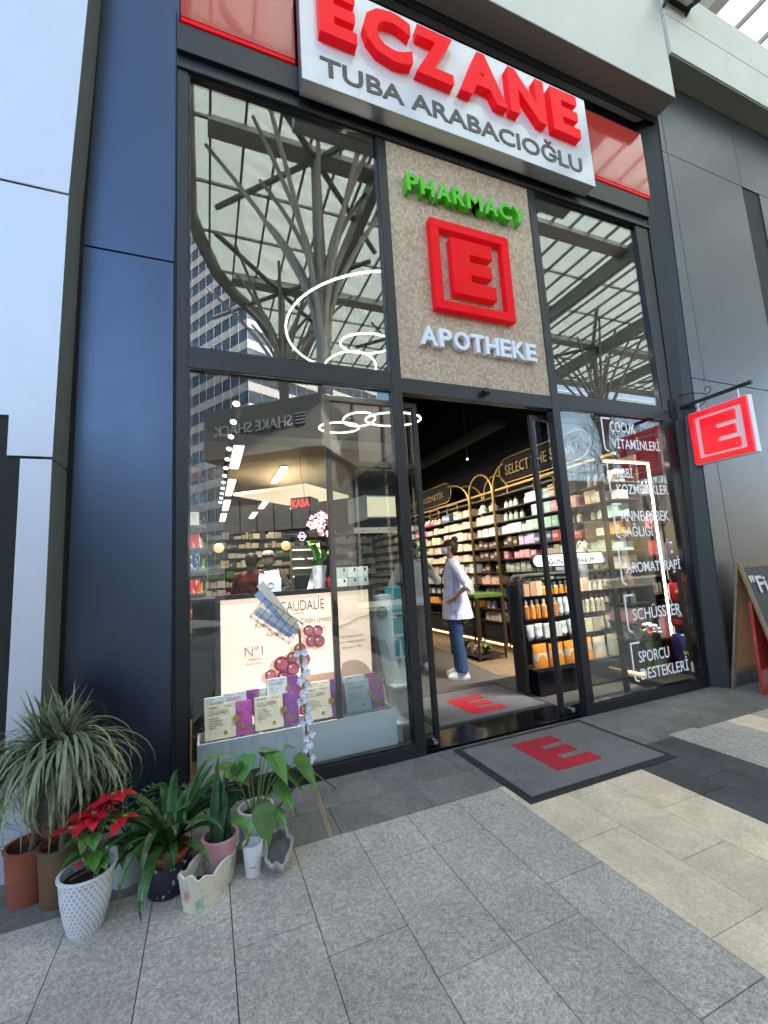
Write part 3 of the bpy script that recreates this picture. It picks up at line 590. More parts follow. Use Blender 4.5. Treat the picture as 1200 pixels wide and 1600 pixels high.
for lab, z1, z0, lines in decs:
    mb = MB(); p = bracket_pts(z1, z0)
    for (xa, za), (xb, zb) in zip(p, p[1:]):
        d = Vector((xb - xa, zb - za)); L_ = d.length; d /= L_; n_ = Vector((-d.y, d.x)) * .0085
        mb.prism([(xa - n_.x - d.x * .004, za - n_.y - d.y * .004), (xb - n_.x + d.x * .004, zb - n_.y + d.y * .004), (xb + n_.x + d.x * .004, zb + n_.y + d.y * .004), (xa + n_.x - d.x * .004, za + n_.y - d.y * .004)], 0, .0015, T(0, .0195, 0) @ FAC)
    for s, x0, w_, z in lines:
        v, f = text(s, w_, .105 if not any(c in s for c in 'İĞÜÇ') else .135, .0015, -.012 if False else 0.004); mb.add(v, f, 0, T(x0, .0195, z - (.02 if 'Ç' in s else 0)) @ FAC)
    tag(mb.build('window_decal', 'decal_white', loc=(3.8, .019, z0)), lab, 'window decal', 'white captions on the right window')

# ---------------------------------------------------------------- door mats
def doormat(c, M, fm, lab, e):
    t = thing('doormat', lab, 'doormat', c)
    x0, x1, y0, y1 = M; b = .05
    mb = MB(); mb.box(x0, x1, y0, y1, .001, .010); mb.build('mat_edge', 'rubber', t, world=True, bevel=.004)
    mb = MB(); mb.box(x0 + b, x1 - b, y0 + b, y1 - b, .010, .014); mb.build('mat_pile', fm, t, world=True)
    mb = MB(); mb.prism(epoly(e[1] - e[0], e[3] - e[2]), .014, .017, T(e[0], e[2], 0)); mb.build('mat_letter', 'mat_red', t, world=True)
doormat((2.4, -.46, 0), (1.79, 3.01, -.885, -.04), 'mat_fibre', 'grey doormat with red E on the paving outside the entrance', (2.19, 2.57, -.675, -.20))
doormat((2.5, .8, 0), (1.9, 3.14, .37, 1.30), 'mat_fibre_in', 'pale grey doormat with red E on the floor inside the doorway', (2.33, 2.72, .52, 1.0))

# ---------------------------------------------------------------- interior: lamps
def ringpts(c, r, tilt=0, n=48): return [(c[0] + r * math.cos(2 * PI * i / n), c[1] + r * math.sin(2 * PI * i / n), c[2] + tilt * math.sin(2 * PI * i / n)) for i in range(n)]
def ring_lamp(c, r, lab, tilt=0, top=5.25):
    t = thing('ring_lamp', lab, 'lamp', c, 0, 'hoop pendant lamps')
    mb = MB(); mb.tube(ringpts(c, r, tilt), .0095, 8, 0, True); mb.build('light_tube', 'lamp_ring', t, True, world=True)
    mb = MB(); mb.tube(ringpts((c[0], c[1], c[2] + .018), r, tilt), .012, 6, 0, True); mb.build('lamp_body', 'black_matte', t, True, world=True)
    mb = MB()
    for k in range(3): q = 2 * PI * k / 3; mb.tube([(c[0] + r * math.cos(q), c[1] + r * math.sin(q), c[2] + .02), (c[0], c[1], top)], .0015, 4)
    mb.build('hanging_wire', 'black_matte', t, world=True)
ring_lamp((2.12, 1.65, 4.3), 1.14, 'largest glowing hoop lamp, behind the upper left window')
ring_lamp((1.93, 1.6, 4.1), .32, 'small glowing hoop lamp inside the large one, upper left window', .05)
ring_lamp((1.9, 2.22, 4.05), .36, 'lowest glowing hoop lamp seen through the upper left window', -.08)
ring_lamp((1.78, 2.42, 3.3), .27, 'left hoop of the three linked lamps in the lower left window', .02)
ring_lamp((1.97, 2.13, 3.33), .21, 'middle and smallest hoop of three lamps in the lower left window', -.02)
ring_lamp((2.38, 1.96, 3.3), .36, 'right hoop of the three linked lamps, reaching the doorway', .04)
for x0, x1, y0, y1, lab in ((.45, .575, 2.85, 4.1, 'nearest long ceiling light panel, by the left wall'), (1.23, 1.33, 3.9, 5.17, 'long ceiling light panel to the right of the nearest one'), (.47, .59, 4.97, 6.5, 'second ceiling light panel along the left wall'), (.47, .6, 7.1, 8.6, 'third ceiling light panel along the left wall'),
        (.46, .6, 9.2, 10.8, 'farthest ceiling light panel along the left wall'), (1.32, 1.45, 7.0, 8.3, 'ceiling light panel beyond the cream diamond ceiling raft'), (2.15, 2.28, 7.2, 8.4, 'ceiling light panel behind the red lettered cube sign'), (1.25, 1.38, 9.0, 10.2, 'small distant ceiling light panel in the middle')):
    t = thing('ceiling_light', lab, 'lamp', (x0, y0, 3.1), 0, 'ceiling light panels'); mb = MB(); mb.box(x0, x1, y0, y1, 3.095, 3.105); mb.build('diffuser', 'lamp_warm', t, world=True)
    mb = MB(); mb.box(x0 - .01, x1 + .01, y0 - .01, y1 + .01, 3.105, 3.13); mb.build('lamp_body', 'white_paint', t, world=True)
t = thing('track_light', 'black ceiling track with a row of round spot heads along the left side', 'track light', (.4, 1.2, 3.1))
mb = MB(); mb.box(.385, .415, 1.1, 7.6, 3.2, 3.23); mb.build('track', 'black_matte', t, world=True)
for k in range(12):
    y = 1.2 + .52 * k; mb = MB(); mb.tube([(.4, y, 3.2), (.4, y, 3.14)], .012, 6).tube([(.42, y + .03, 3.17), (.38, y - .04, 3.02)], .042, 14); h = mb.build('spot_head', 'black_matte', t, True, world=True)
    mb = MB(); mb.tube([(.3805, y - .0392, 3.022), (.379, y - .042, 3.016)], .032, 14); mb.build('lamp_face', 'lamp_spot', h, True, world=True)
mb = MB(); mb.prism([(.53, 4.62), (1.58, 3.72), (2.6, 4.72), (1.62, 5.64)], 2.75, 2.8); tag(mb.build('ceiling_raft', 'lamp_cream', loc=(1.5, 4.6, 2.75)), 'cream glowing diamond shaped raft hanging over the counter', 'ceiling raft')
def cube_sign(): 
    t = thing('cube_sign', 'hanging black cube sign with red glowing letters KASA', 'sign', (1.42, 3, 2.25))
    M_ = T(1.42, 3.1, 2.27) @ Matrix.Rotation(R(-35), 4, 'Z')
    mb = MB(); mb.box(-.15, .15, -.15, .15, 0, .17, 0, M_); mb.build('cube_body', 'black_matte', t, world=True)
    for A in (Matrix.Identity(4), Matrix.Rotation(R(-90), 4, 'Z')):
        v, f = text('KASA', .27, .11, .004, .02); mb = MB(); mb.add(v, f, 0, M_ @ A @ T(-.135, -.151, .03) @ FAC); mb.build('lettering', 'neon_red', t, world=True)
    mb = MB(); mb.tube([(1.42, 3.1, 2.44), (1.40, 3.1, 2.7), (1.37, 3.1, 2.8), (1.38, 3.1, 3.13)], .003, 5); mb.build('cable', 'black_matte', t, world=True)
cube_sign()
for x, y, lab in ((.32, 6, 'left round wooden globe lamp over the back aisle'), (1.61, 6, 'right round wooden globe lamp, near the neon sign')):
    t = thing('globe_lamp', lab, 'lamp', (x, y, 1.98), 0, 'round wooden globe lamps'); mb = MB(); mb.sphere((x, y, 1.97), .095, 18); mb.build('globe', 'lamp_globe', t, True, world=True); mb = MB(); mb.tube([(x, y, 2.05), (x, y, 3.13)], .003, 4); mb.build('cable', 'black_matte', t, world=True)
t = thing('lightbox', 'cream glowing lightbox hanging over the counter left of the doorway', 'lightbox', (2.4, 2.5, 2.08))
mb = MB(); mb.box(2.15, 2.68, 2.5, 2.56, 2.09, 2.37); mb.build('light_face', 'lamp_cream', t, world=True)
mb = MB(); mb.add([(2.15, 2.5, 2.06), (1.97, 2.75, 2.02), (1.97, 2.75, 2.37), (2.15, 2.5, 2.4), (2.15, 2.56, 2.06), (1.97, 2.8, 2.02), (1.97, 2.8, 2.37), (2.15, 2.56, 2.4)], [(0, 1, 2, 3), (7, 6, 5, 4), (0, 3, 7, 4), (1, 5, 6, 2), (3, 2, 6, 7), (0, 4, 5, 1)]); mb.build('side_panel', 'white_paint', t, world=True)
mb = MB(); mb.box(2.14, 2.7, 2.495, 2.57, 2.37, 2.385).box(2.14, 2.7, 2.495, 2.57, 2.075, 2.09); mb.build('frame', 'white_paint', t, world=True)
mb = MB(); mb.tube([(2.05 + .07 * math.cos(PI / 3 * k), 6.5, 2.2 + .1 * math.sin(PI / 3 * k)) for k in range(6)], .008, 6, 0, True).box(1.96, 2.14, 6.49, 6.5, 2.175, 2.225); tag(mb.build('neon_sign', 'neon_pink', loc=(2.05, 6.5, 2.2)), 'small violet hexagonal neon sign over the lit rack', 'neon sign')
t = thing('lit_rack', 'rack with four greenish lit shelf edges under the violet neon sign', 'rack', (2.1, 6.6, 0))
for z in (1.32, 1.5, 1.7, 1.9):
    mb = MB(); mb.box(1.85, 2.3, 6.6, 6.63, z, z + .022); mb.build('shelf_light', 'lamp_green', t, world=True)
mb = MB(); mb.box(1.84, 2.31, 6.64, 6.9, 0, 2.0); mb.build('rack_body', 'kiosk_dark', t, world=True)

# light of the ceiling panels, plus fill lights added for shelves and windows
def area(name, loc, sx, sy, e, col=(1, .86, .68), rot=(0, 0, 0), spread=125):
    l = bpy.data.lights.new(name, 'AREA'); l.shape = 'RECTANGLE'; l.size = sx; l.size_y = sy; l.energy = e; l.color = col; l.spread = R(spread)
    o = bpy.data.objects.new(name, l); COL.objects.link(o); o.location = loc; o.rotation_euler = rot
area('panel_lamp', (.55, 5, 3.08), .15, 5, 16); area('panel_lamp_middle', (1.4, 6.5, 3.08), .15, 5, 16)
area('shelf_fill', (3.4, 3.6, 3.0), .3, 5, 30, rot=(0, R(-45), 0)); area('window_fill', (4.1, .13, 2.86), 1.4, .08, 23, (1, .9, .76), (R(24), 0, 0), 75); area('display_fill', (.82, .13, 2.86), 1.0, .08, 17, (1, .93, .84), (R(24), 0, 0), 62)  # aisle and transom fills are added to brighten the shelves and displays

for x0, x1, y0, y1, z0, z1, lab in ((3.3, 3.5, 1.1, 6.1, 3.01, 3.07, 'added black housing of the aisle fill light before the brass shelving'), (3.4, 4.8, .09, .17, 2.862, 2.90, 'added slim fill light housing behind the transom of the right window'), (.32, 1.32, .09, .17, 2.862, 2.90, 'added slim fill light housing behind the transom of the left window')):
    t = thing('fill_housing', lab, 'lamp', (x0, y0, z0), 0, 'added housings of the fill lights'); mb = MB(); mb.box(x0, x1, y0, y1, z0, z1); mb.build('lamp_body', 'ceiling_dark', t, world=True)  # plain bodies added to house the fill lights
# ---------------------------------------------------------------- products
def carton_mesh(key, w_, d_, h):
    nm = 'box_' + key; mb = MB(); mb.box(-w_ / 2, w_ / 2, -d_ / 2, d_ / 2, 0, h); return mb
PM = {}
def product(kind, colr, loc, dims, rz, lab, group):
    w_, d_, h = dims
    k = (kind, colr)
    if k not in PM:
        mb = MB()
        if kind == 'box': mb.box(-.5, .5, -.5, .5, 0, 1); ms = ['carton_' + colr]
        elif kind == 'bottle': mb.lathe([(.5, 0), (.5, .62), (.42, .7), (.2, .76), (.2, .8)], 12).lathe([(.24, .8), (.24, 1)], 12, 1); ms = ['carton_' + colr, 'white_paint' if colr not in ('white', 'cream') else 'gold']
        elif kind == 'tube': mb.loft([((0, 0, .0), .3, .3), ((0, 0, .14), .3, .3)], 12, 1).loft([((0, 0, .14), .42, .42), ((0, 0, .5), .46, .34), ((0, 0, 1), .5, .06)], 12); ms = ['carton_' + colr, 'white_paint']
        elif kind == 'pouch': mb.loft([((0, 0, 0), .5, .38), ((0, .03, .25), .5, .4), ((0, .0, .75), .49, .2), ((0, 0, 1), .5, .04)], 4 * 4); ms = ['carton_' + colr]
        me = mb.build('product_' + kind, ms, smooth=kind != 'box'); PM[k] = me.data; bpy.data.objects.remove(me)
    o = bpy.data.objects.new({'box': 'product_box', 'bottle': 'product_bottle', 'tube': 'product_tube', 'pouch': 'product_pouch'}[kind], PM[k]); COL.objects.link(o)
    o.location = loc; o.scale = (w_, d_, h); o.rotation_euler = (0, 0, rz)
    tag(o, lab, {'box': 'box', 'bottle': 'bottle', 'tube': 'tube', 'pouch': 'pouch'}[kind], group); return o
NTH = ['first', 'second', 'third', 'fourth', 'fifth', 'sixth', 'seventh', 'eighth', 'ninth', 'tenth', 'eleventh', 'twelfth', 'thirteenth']
ORD = ['top', 'second', 'third', 'fourth', 'fifth', 'sixth', 'seventh', 'eighth', 'ninth', 'bottom']
ZR = [2.2, 2.0, 1.8, 1.61, 1.42, 1.22, 1.03, .84, .64, .45]
XS = 4.36
B1 = [[('bottle', 'white', 5), ('box', 'pale blue', 4), ('box', 'peach', 4)], [('bottle', 'mint green', 5), ('box', 'pale blue', 4), ('box', 'pink', 4)], [('box', 'white', 5), ('box', 'mint green', 5), ('bottle', 'cream', 3)], [('box', 'dark brown', 3), ('box', 'lilac', 3), ('box', 'navy blue', 3), ('box', 'red', 4)],
      [('box', 'pink', 6), ('bottle', 'red', 1), ('box', 'cream', 6)], [('box', 'grey green', 5), ('bottle', 'green', 4), ('box', 'lilac', 4)], [('bottle', 'grey green', 6), ('box', 'mint green', 6)], [('box', 'pink', 6), ('bottle', 'white', 6)], [('bottle', 'white', 7), ('box', 'cream', 5)], [('box', 'dark brown', 6), ('bottle', 'white', 5)]]
B2 = [[('bottle', 'grey green', 2)], [('box', 'cream', 4)], [('box', 'white', 5)], [('box', 'dark brown', 4)], [('box', 'dark brown', 4)], [('box', 'dark brown', 4)], [('box', 'peach', 4)], [('bottle', 'white', 4)], [('bottle', 'white', 4)], [('box', 'cream', 4)]]
B3 = [[('bottle', 'red', 5), ('bottle', 'cream', 3), ('box', 'navy blue', 2), ('box', 'cream', 5)], [('box', 'red', 2), ('box', 'pink', 3), ('box', 'cream', 9)], [('box', 'green', 2), ('box', 'cream', 11)], [('box', 'green', 3), ('box', 'cream', 9)], [('box', 'cream', 12)], [('box', 'cream', 6), ('box', 'white', 6)], [('box', 'cream', 11)], [('bottle', 'white', 5), ('bottle', 'navy blue', 5)], [('box', 'amber', 8)], []]
def shelf_unit(y0, y1, rows, bayname, nrow):
    t = thing('shelf_unit', f'brass framed wall shelving, {bayname}', 'shelving', (XS, y0, 0), 0, 'brass framed shelving along the right wall')
    for z in ZR + [2.42]:
        mb = MB(); mb.box(XS, 4.66, y0, y1, z - .022, z - .004); mb.build('shelf', 'shelf_dark', t, world=True)
    mb = MB(); mb.box(4.66, 4.69, y0 - .03, y1 + .03, .1, 2.5); mb.build('back_panel', 'shelf_dark', t, world=True)
    mb = MB(); mb.box(XS + .02, 4.66, y0, y1, .13, .42); mb.build('plinth', 'black_matte', t, world=True)
    mb = MB(); mb.box(XS - .02, XS + .02, y0 - .03, y1 + .03, 2.485, 2.515); mb.build('top_rail', 'gold', t, world=True)
    mb = MB(); mb.box(XS + .03, XS + .05, y0, y1, .09, .12); mb.build('plinth_light', 'led_warm', t, world=True)
    mb = MB(); mb.box(XS - .01, XS + .02, y0, y1, .06, .085).box(XS - .01, XS + .02, y0, y1, .12, .14); mb.build('kick_rail', 'gold', t, world=True)
    for i, row in enumerate(rows):
        n = sum(k[2] for k in row)
        if not n: continue
        y = y0 + .03; st = (y1 - y0 - .06) / n
        y = y1 - .03 if True else y
        for kind, colr, c in row:
            hh = rnd.uniform(.125, .165)
            for q in range(c):
                h = hh * rnd.choice((1, 1, 1, .85, .7)) if kind == 'box' else hh * rnd.uniform(.95, 1.05)
                if rnd.random() < .05: y -= st; continue
                w_ = st * (rnd.uniform(.80, .97) if kind == 'box' else .62)
                product(kind, colr, (XS + .02 + .09 + rnd.uniform(-.012, .02), y - st / 2, ZR[i] - .004), (w_ if kind == 'bottle' else .16, w_, h), rnd.uniform(-.06, .06),
                        f'{NTH[q]} {colr} {"carton" if kind == "box" else kind} from the left on the {ORD[i]} shelf, {bayname}', f'{colr} {"cartons" if kind == "box" else "bottles"} on the {ORD[i]} shelf, {bayname}')
                y -= st
    return t
shelf_unit(.98, 2.59, B1, 'bay nearest the doorway', 0)
shelf_unit(2.66, 3.25, B2, 'narrow arched bay', 0)
shelf_unit(3.33, 5.6, B3, 'long bay behind the woman', 0)
t = shelf_unit(5.68, 9.4, [[]] * 10, 'farthest bay', 0)
mb = MB()
for z in ZR:
    y = 5.7
    while y < 9.35: h = rnd.uniform(.08, .15); wd = rnd.uniform(.06, .2); mb.box(4.4, 4.6, y, y + wd - .01, z - .003, z + h, rnd.choice((0, 0, 0, 1, 2))); y += wd
tag(mb.build('shelf_stock', ['carton_cream', 'carton_white', 'carton_grey green']), 'small mixed cartons filling the farthest bay of the brass shelving', 'cartons', kind='stuff')
# arches
def arch(y0, y1, x, zt, name='arch'):
    r = (y1 - y0) / 2; c = (y0 + y1) / 2
    return [(x, y0, .1), (x, y0, zt - r)] + [(x, c - r * math.cos(PI * k / 12), zt - r + r * math.sin(PI * k / 12)) for k in range(1, 12)] + [(x, y1, zt - r), (x, y1, .1)]
t = thing('brass_arch', 'tall double brass arch around the narrow shelf bay with the hat bust', 'arch', (4.35, 2.95, 0))
for x in (4.33, 4.64):
    mb = MB(); mb.tube(arch(2.625, 3.29, x, 2.83), .02, 10); mb.build('arch_tube', 'gold', t, True, world=True)
mb = MB(); mb.box(4.34, 4.64, 2.62, 2.65, 2.44, 2.46).box(4.34, 4.64, 3.27, 3.3, 2.44, 2.46); mb.build('cross_bar', 'gold', t, world=True)
for x in (4.33, 4.62):
    for a, b, zt in ((2.61, 2.28, 2.86), (3.31, 3.95, 2.83)):
        mb = MB(); mb.tube([(x, a, .1), (x, a, 2.45)] + [(x, a + (b - a) * (1 - math.cos(PI / 2 * k / 8)), 2.45 + (zt - 2.45) * math.sin(PI / 2 * k / 8)) for k in range(1, 9)], .018, 8); mb.build('side_arch_tube', 'gold', t, True, world=True)
def pill(mb, y0, y1, z0, z1, x, r=.012, n=8):
    h = (z1 - z0) / 2; c = (z0 + z1) / 2; p = [(x, y0 + h + h * math.cos(PI / 2 + PI * k / n), c + h * math.sin(PI / 2 + PI * k / n)) for k in range(n + 1)] + [(x, y1 - h + h * math.cos(-PI / 2 + PI * k / n), c + h * math.sin(-PI / 2 + PI * k / n)) for k in range(n + 1)]
    mb.tube(p, r, 6, 0, True)
for y0, y1, txt, tw, lab in ((.8, 2.62, 'SELECT THE SMART', 1.5, 'brass outlined wall sign reading SELECT THE, right of the arches'), (4.15, 6.3, 'DERMOKOZMETİK', 1.6, 'brass outlined wall sign reading DERMOKOZMETİK, left of the arches')):
    t = thing('wall_sign', lab, 'sign', (4.55, y0, 2.6)); mb = MB(); pill(mb, y0, y1, 2.60, 2.99, 4.5); mb.build('outline', 'gold', t, True, world=True)
    v, f = text(txt, tw, .16, .01, .01); mb = MB(); mb.add(v, f, 0, T(4.5, (y0 + y1) / 2 + tw / 2, 2.72) @ SIDE); mb.build('lettering', 'gold_dim', t, world=True)
    mb = MB(); mb.box(4.52, 4.54, y0 + .1, y1 - .1, 2.61, 2.98); mb.build('sign_board', 'ceiling_dark', t, world=True)
for y, bay in ((1.5, 'right of the arches'), (3.9, 'behind the woman'), (4.6, 'left of the woman')):
    mb = MB(); pill(mb, y - .2, y + .2, 2.32, 2.47, 4.34, .01); tag(mb.build('shelf_label', 'gold', loc=(4.34, y, 2.32), smooth=True), f'small empty brass label loop on the shelf rail, {bay}', 'label holder', 'brass label loops')
mb = MB()
for k in range(14): mb.box(4.98, 5.0, .6, 9, 3.2 + .14 * k, 3.215 + .14 * k)
tag(mb.build('slatted_panel', 'ceiling_dark', loc=(5, 3, 3.2)), 'dark slatted panel high on the right interior wall', 'wall panel')
for k, (x, y, z) in enumerate(((3.9, 2.6, 3.0), (3.7, 4.6, 3.0), (3.5, 6.0, 2.95))):
    t = thing('pendant_bulb', ('nearest', 'middle', 'farthest')[k] + ' tiny pendant bulb on a long wire in the doorway', 'lamp', (x, y, z), 0, 'tiny pendant bulbs'); mb = MB(); mb.sphere((x, y, z), .014, 8); mb.build('bulb', 'lamp_ring', t, world=True); mb = MB(); mb.tube([(x, y, z + .01), (x, y, 5.2)], .003, 4); mb.build('wire', 'gold', t, world=True)
# mannequin bust
t = thing('display_bust', 'pale mannequin bust in a cloche hat on the shelf in the narrow bay', 'bust', (4.46, 3.1, 2.0))
mb = MB(); mb.loft([((4.46, 3.08, 2.0), .07, .12), ((4.46, 3.08, 2.05), .065, .115), ((4.46, 3.08, 2.085), .04, .05), ((4.455, 3.08, 2.12), .032, .034), ((4.44, 3.08, 2.15), .05, .045), ((4.44, 3.08, 2.2), .06, .052), ((4.44, 3.08, 2.25), .058, .05), ((4.45, 3.08, 2.29), .02, .02)], 16); mb.build('bust_body', 'pack_cream', t, True, world=True)
mb = MB(); mb.loft([((4.44, 3.08, 2.2), .09, .085, 0, -.2), ((4.44, 3.08, 2.225), .07, .066, 0, -.2), ((4.445, 3.08, 2.27), .065, .06), ((4.45, 3.08, 2.31), .04, .04), ((4.45, 3.08, 2.32), .01, .01)], 16); mb.build('hat', 'paper', t, True, world=True)

# display rack in the doorway
t = thing('display_rack', 'black rounded display rack with shelves of skincare inside the door', 'display rack', (3.75, .8, 0))
def rr(x0, x1, z0, z1, y, r=.1, n=6):
    p = [(x0, y, z0), (x0, y, z1 - r)] + [(x0 + r - r * math.cos(PI / 2 * k / n), y, z1 - r + r * math.sin(PI / 2 * k / n)) for k in range(1, n + 1)] + [(x1 - r + r * math.sin(PI / 2 * k / n), y, z1 - r + r * math.cos(PI / 2 * k / n)) for k in range(n + 1)] + [(x1, y, z0)]
    return p
for y in (.72, .87):
    mb = MB(); mb.tube(rr(3.13, 4.5, .02, 1.2, y), .022, 8); mb.build('frame_tube', 'black_matte', t, True, world=True)
mb = MB(); mb.box(3.13, 3.142, .72, .87, .02, 1.12); mb.build('side_panel', 'black_matte', t, world=True)
mb = MB(); mb.box(3.2, 4.48, .62, .88, .0, .25); mb.build('base', 'black_gloss', t, world=True, bevel=.01)
for z in (.99, .755, .545, .27):
    mb = MB(); mb.box(3.16, 4.48, .62 if z < .3 else .70, .88, z - .014, z); mb.build('shelf', 'clear_plastic' if z > .3 else 'shelf_dark', t, world=True)
mb = MB(); mb.box(3.155, 4.48, .88, .90, .25, 1.14); mb.build('back_panel', 'black_matte', t, world=True)
t2 = thing('rack_sign', 'white pill shaped sign reading GÜNLÜK BAKIM above the display rack', 'sign', (3.9, .75, 1.28))
def pillpoly(w_, h, n=8):
    r = h / 2; return [(r + r * math.cos(PI / 2 + PI * k / n), r + r * math.sin(PI / 2 + PI * k / n)) for k in range(n + 1)] + [(w_ - r + r * math.cos(-PI / 2 + PI * k / n), r + r * math.sin(-PI / 2 + PI * k / n)) for k in range(n + 1)]
mb = MB(); mb.prism(pillpoly(1.10, .15), 0, .04, T(3.35, .76, 1.275) @ FAC); mb.build('sign_rim', 'black_matte', t2, world=True)
mb = MB(); mb.prism(pillpoly(1.07, .12), .04, .045, T(3.365, .76, 1.29) @ FAC); mb.build('sign_face', 'paper', t2, world=True)
v, f = text('GÜNLÜK BAKIM', .66, .075, .003, .0); mb = MB(); mb.add(v, f, 0, T(3.57, .714, 1.305) @ FAC); mb.build('lettering', 'black_matte', t2, world=True)
mb = MB()
for sgn in (-1, 1):
    mb.tube([(4.12 + sgn * .11, .75, 1.425), (4.12 + sgn * .05, .75, 1.46), (4.12 + sgn * .012, .75, 1.5)] + [(4.12 + sgn * (.035 + .028 * math.cos(a_)), .75, 1.52 + .028 * math.sin(a_)) for a_ in (3.2, 2.4, 1.6, .8, 0, -.8, -1.6, -2.4)], .006, 6)
mb.build('scroll_ornament', 'pack_cream', t2, True, world=True)
def rackrow(z, items, y=.76, x0=3.2, x1=4.44, d=.08, where='display rack'):
    cnt = {}; n = sum(c for _, _, c, _ in items); x = x0; st = (x1 - x0) / n
    for kind, colr, c, h in items:
        for q in range(c):
            product(kind, colr, (x + st / 2, y + rnd.uniform(-.006, .006), z), (st * (.9 if kind != 'bottle' else .72), d if kind != 'bottle' else st * .72, h * rnd.uniform(.96, 1.02)), rnd.uniform(-.05, .05), f'{NTH[cnt.setdefault((kind, colr), [0])[0]]} {colr} {"carton" if kind == "box" else kind} from the left on {where}', f'{colr} {"cartons" if kind == "box" else kind + ("es" if kind == "pouch" else "s")} on {where}'); x += st; cnt[(kind, colr)][0] += 1
rackrow(.99, [('box', 'peach', 3, .15), ('bottle', 'amber', 5, .13), ('box', 'peach', 3, .15), ('bottle', 'cream', 4, .16)], where='the top shelf of the display rack')
rackrow(.755, [('bottle', 'amber', 6, .19), ('tube', 'white', 3, .19), ('bottle', 'cream', 7, .19)], where='the second shelf of the display rack')
rackrow(.545, [('tube', 'white', 2, .15), ('box', 'white', 2, .14), ('tube', 'white', 3, .15), ('box', 'cream', 2, .14), ('tube', 'cream', 2, .15)], where='the third shelf of the display rack')
rackrow(.27, [('pouch', 'amber', 4, .225), ('pouch', 'cream', 2, .22)], y=.69, d=.12, where='the lowest tray of the display rack')

# right window interior
B0 = [[('bottle', 'pink', 2), ('bottle', 'mint green', 2), ('box', 'cream', 1)], [('box', 'peach', 2), ('box', 'cream', 3)], [('bottle', 'cream', 2), ('box', 'mint green', 3)], [('box', 'white', 2), ('box', 'amber', 2)], [('box', 'mint green', 4)], [('box', 'cream', 5)], [('bottle', 'amber', 5)], [('bottle', 'cream', 5)], [('box', 'pink', 5)], [('tube', 'cream', 5)]]
shelf_unit(.40, .93, B0, 'short bay beside the window', 0)
t = thing('window_shelf', 'dark shelf unit behind the right window with lilac and pink bottles', 'shelving', (4.6, .9, 0))
for z in (2.05, 1.66, 1.35, 1.12, .92, .42):
    mb = MB(); mb.box(4.69, 5.01, .42, .64, z - .02, z); mb.build('shelf', 'shelf_dark', t, world=True)
mb = MB(); mb.box(4.69, 5.01, .64, .66, 0, 2.4); mb.build('back_panel', 'kiosk_dark', t, world=True)
mb = MB(); mb.box(4.67, 4.69, .40, .66, 0, 2.4); mb.build('side_post', 'black_matte', t, world=True)
for z, it, nm in ((2.05, [('bottle', 'lilac', 5, .17)], 'top'), (1.66, [('bottle', 'dark brown', 2, .2), ('bottle', 'red', 3, .18)], 'second'), (1.35, [('box', 'green', 1, .17), ('box', 'red', 3, .17)], 'third'), (1.12, [('bottle', 'amber', 3, .11), ('bottle', 'dark brown', 2, .13)], 'fourth'), (.92, [('tube', 'pink', 3, .17), ('bottle', 'cream', 2, .14)], 'fifth'), (.42, [('box', 'lilac', 2, .22), ('box', 'pink', 2, .3)], 'lowest')):
    rackrow(z, it, y=.5, x0=4.70, x1=4.99, where=f'the {nm} shelf behind the right window')
t = thing('light_frame', 'bright warm strip light frame standing inside the right window', 'strip light', (4.85, .35, 0))
mb = MB(); mb.box(4.835, 4.853, .345, .36, .28, 2.4); mb.build('light_strip', 'lamp_ring', t, world=True)
mb = MB(); mb.add(*[(lambda m: (m.v, m.f))(MB().box(4.15, 4.835, .345, .36, 2.385, 2.4))][0]); mb.build('light_strip', 'lamp_ring', t, world=True)
mb = MB(); mb.box(4.853, 4.868, .342, .365, .1, 2.42).box(4.15, 4.853, .342, .365, 2.4005, 2.42); mb.build('frame_rail', 'gold', t, world=True)
mb = MB(); mb.box(4.86, 5.01, .08, .9, .07, .1).box(4.3, 4.86, .1, .6, .055, .08); tag(mb.build('window_step', 'shelf_dark', loc=(4.6, .3, .05)), 'low dark display step behind the right window', 'display step')
def tub(x, y, z, r, h, body, lid, txt, tm, lab, band=None):
    t = thing('supplement_tub', lab, 'tub', (x, y, z), 0, 'sports supplement tubs stacked in the right window')
    mb = MB(); mb.lathe([(r * .94, 0), (r, .015), (r, h * .72), (r * .9, h * .82), (r * .62, h * .87)], 24); mb.build('tub_body', body, t, True)
    mb = MB(); mb.lathe([(r * .66, h * .87), (r * .68, h * .9), (r * .68, h)], 24); mb.build('lid', lid, t, True)
    if band: mb = MB(); mb.lathe([(r + .002, h * .1), (r + .002, h * .3)], 24, closed=True); mb.build('label_band', band, t, True)
    v, f = text(txt, r * 1.25, r * .36, .002, .03); v = [(p[0] - r * .62, p[1], p[2]) for p in v]
    v = [(p[0], -math.sqrt(max(1e-6, (r + .004) ** 2 - p[0] ** 2)) - p[2], p[1] + h * .38) for p in v]; mb = MB(); mb.add(v, f, 0, Matrix.Rotation(R(-32), 4, 'Z')); mb.build('lettering', tm, t)
mat('tub_blue', (.01, .015, .07), .25); mat('tub_red', (.35, .01, .015), .3); mat('tub_black', (.012, .012, .014), .3); mat('print_yellow', (.6, .65, .05), .5)
tub(4.9, .26, .1, .125, .46, 'tub_blue', 'tub_blue', 'WHEY', 'print_yellow', 'big dark blue tub at the foot of the stack, yellow print')
tub(4.88, .26, .565, .09, .27, 'tub_black', 'tub_black', 'WHEY', 'paper', 'black and red tub with white word WHEY, second from below', 'tub_red')
tub(4.90, .26, .84, .085, .22, 'tub_red', 'tub_black', 'HIPRO', 'paper', 'red tub with white HIPRO lettering in the middle of the stack')
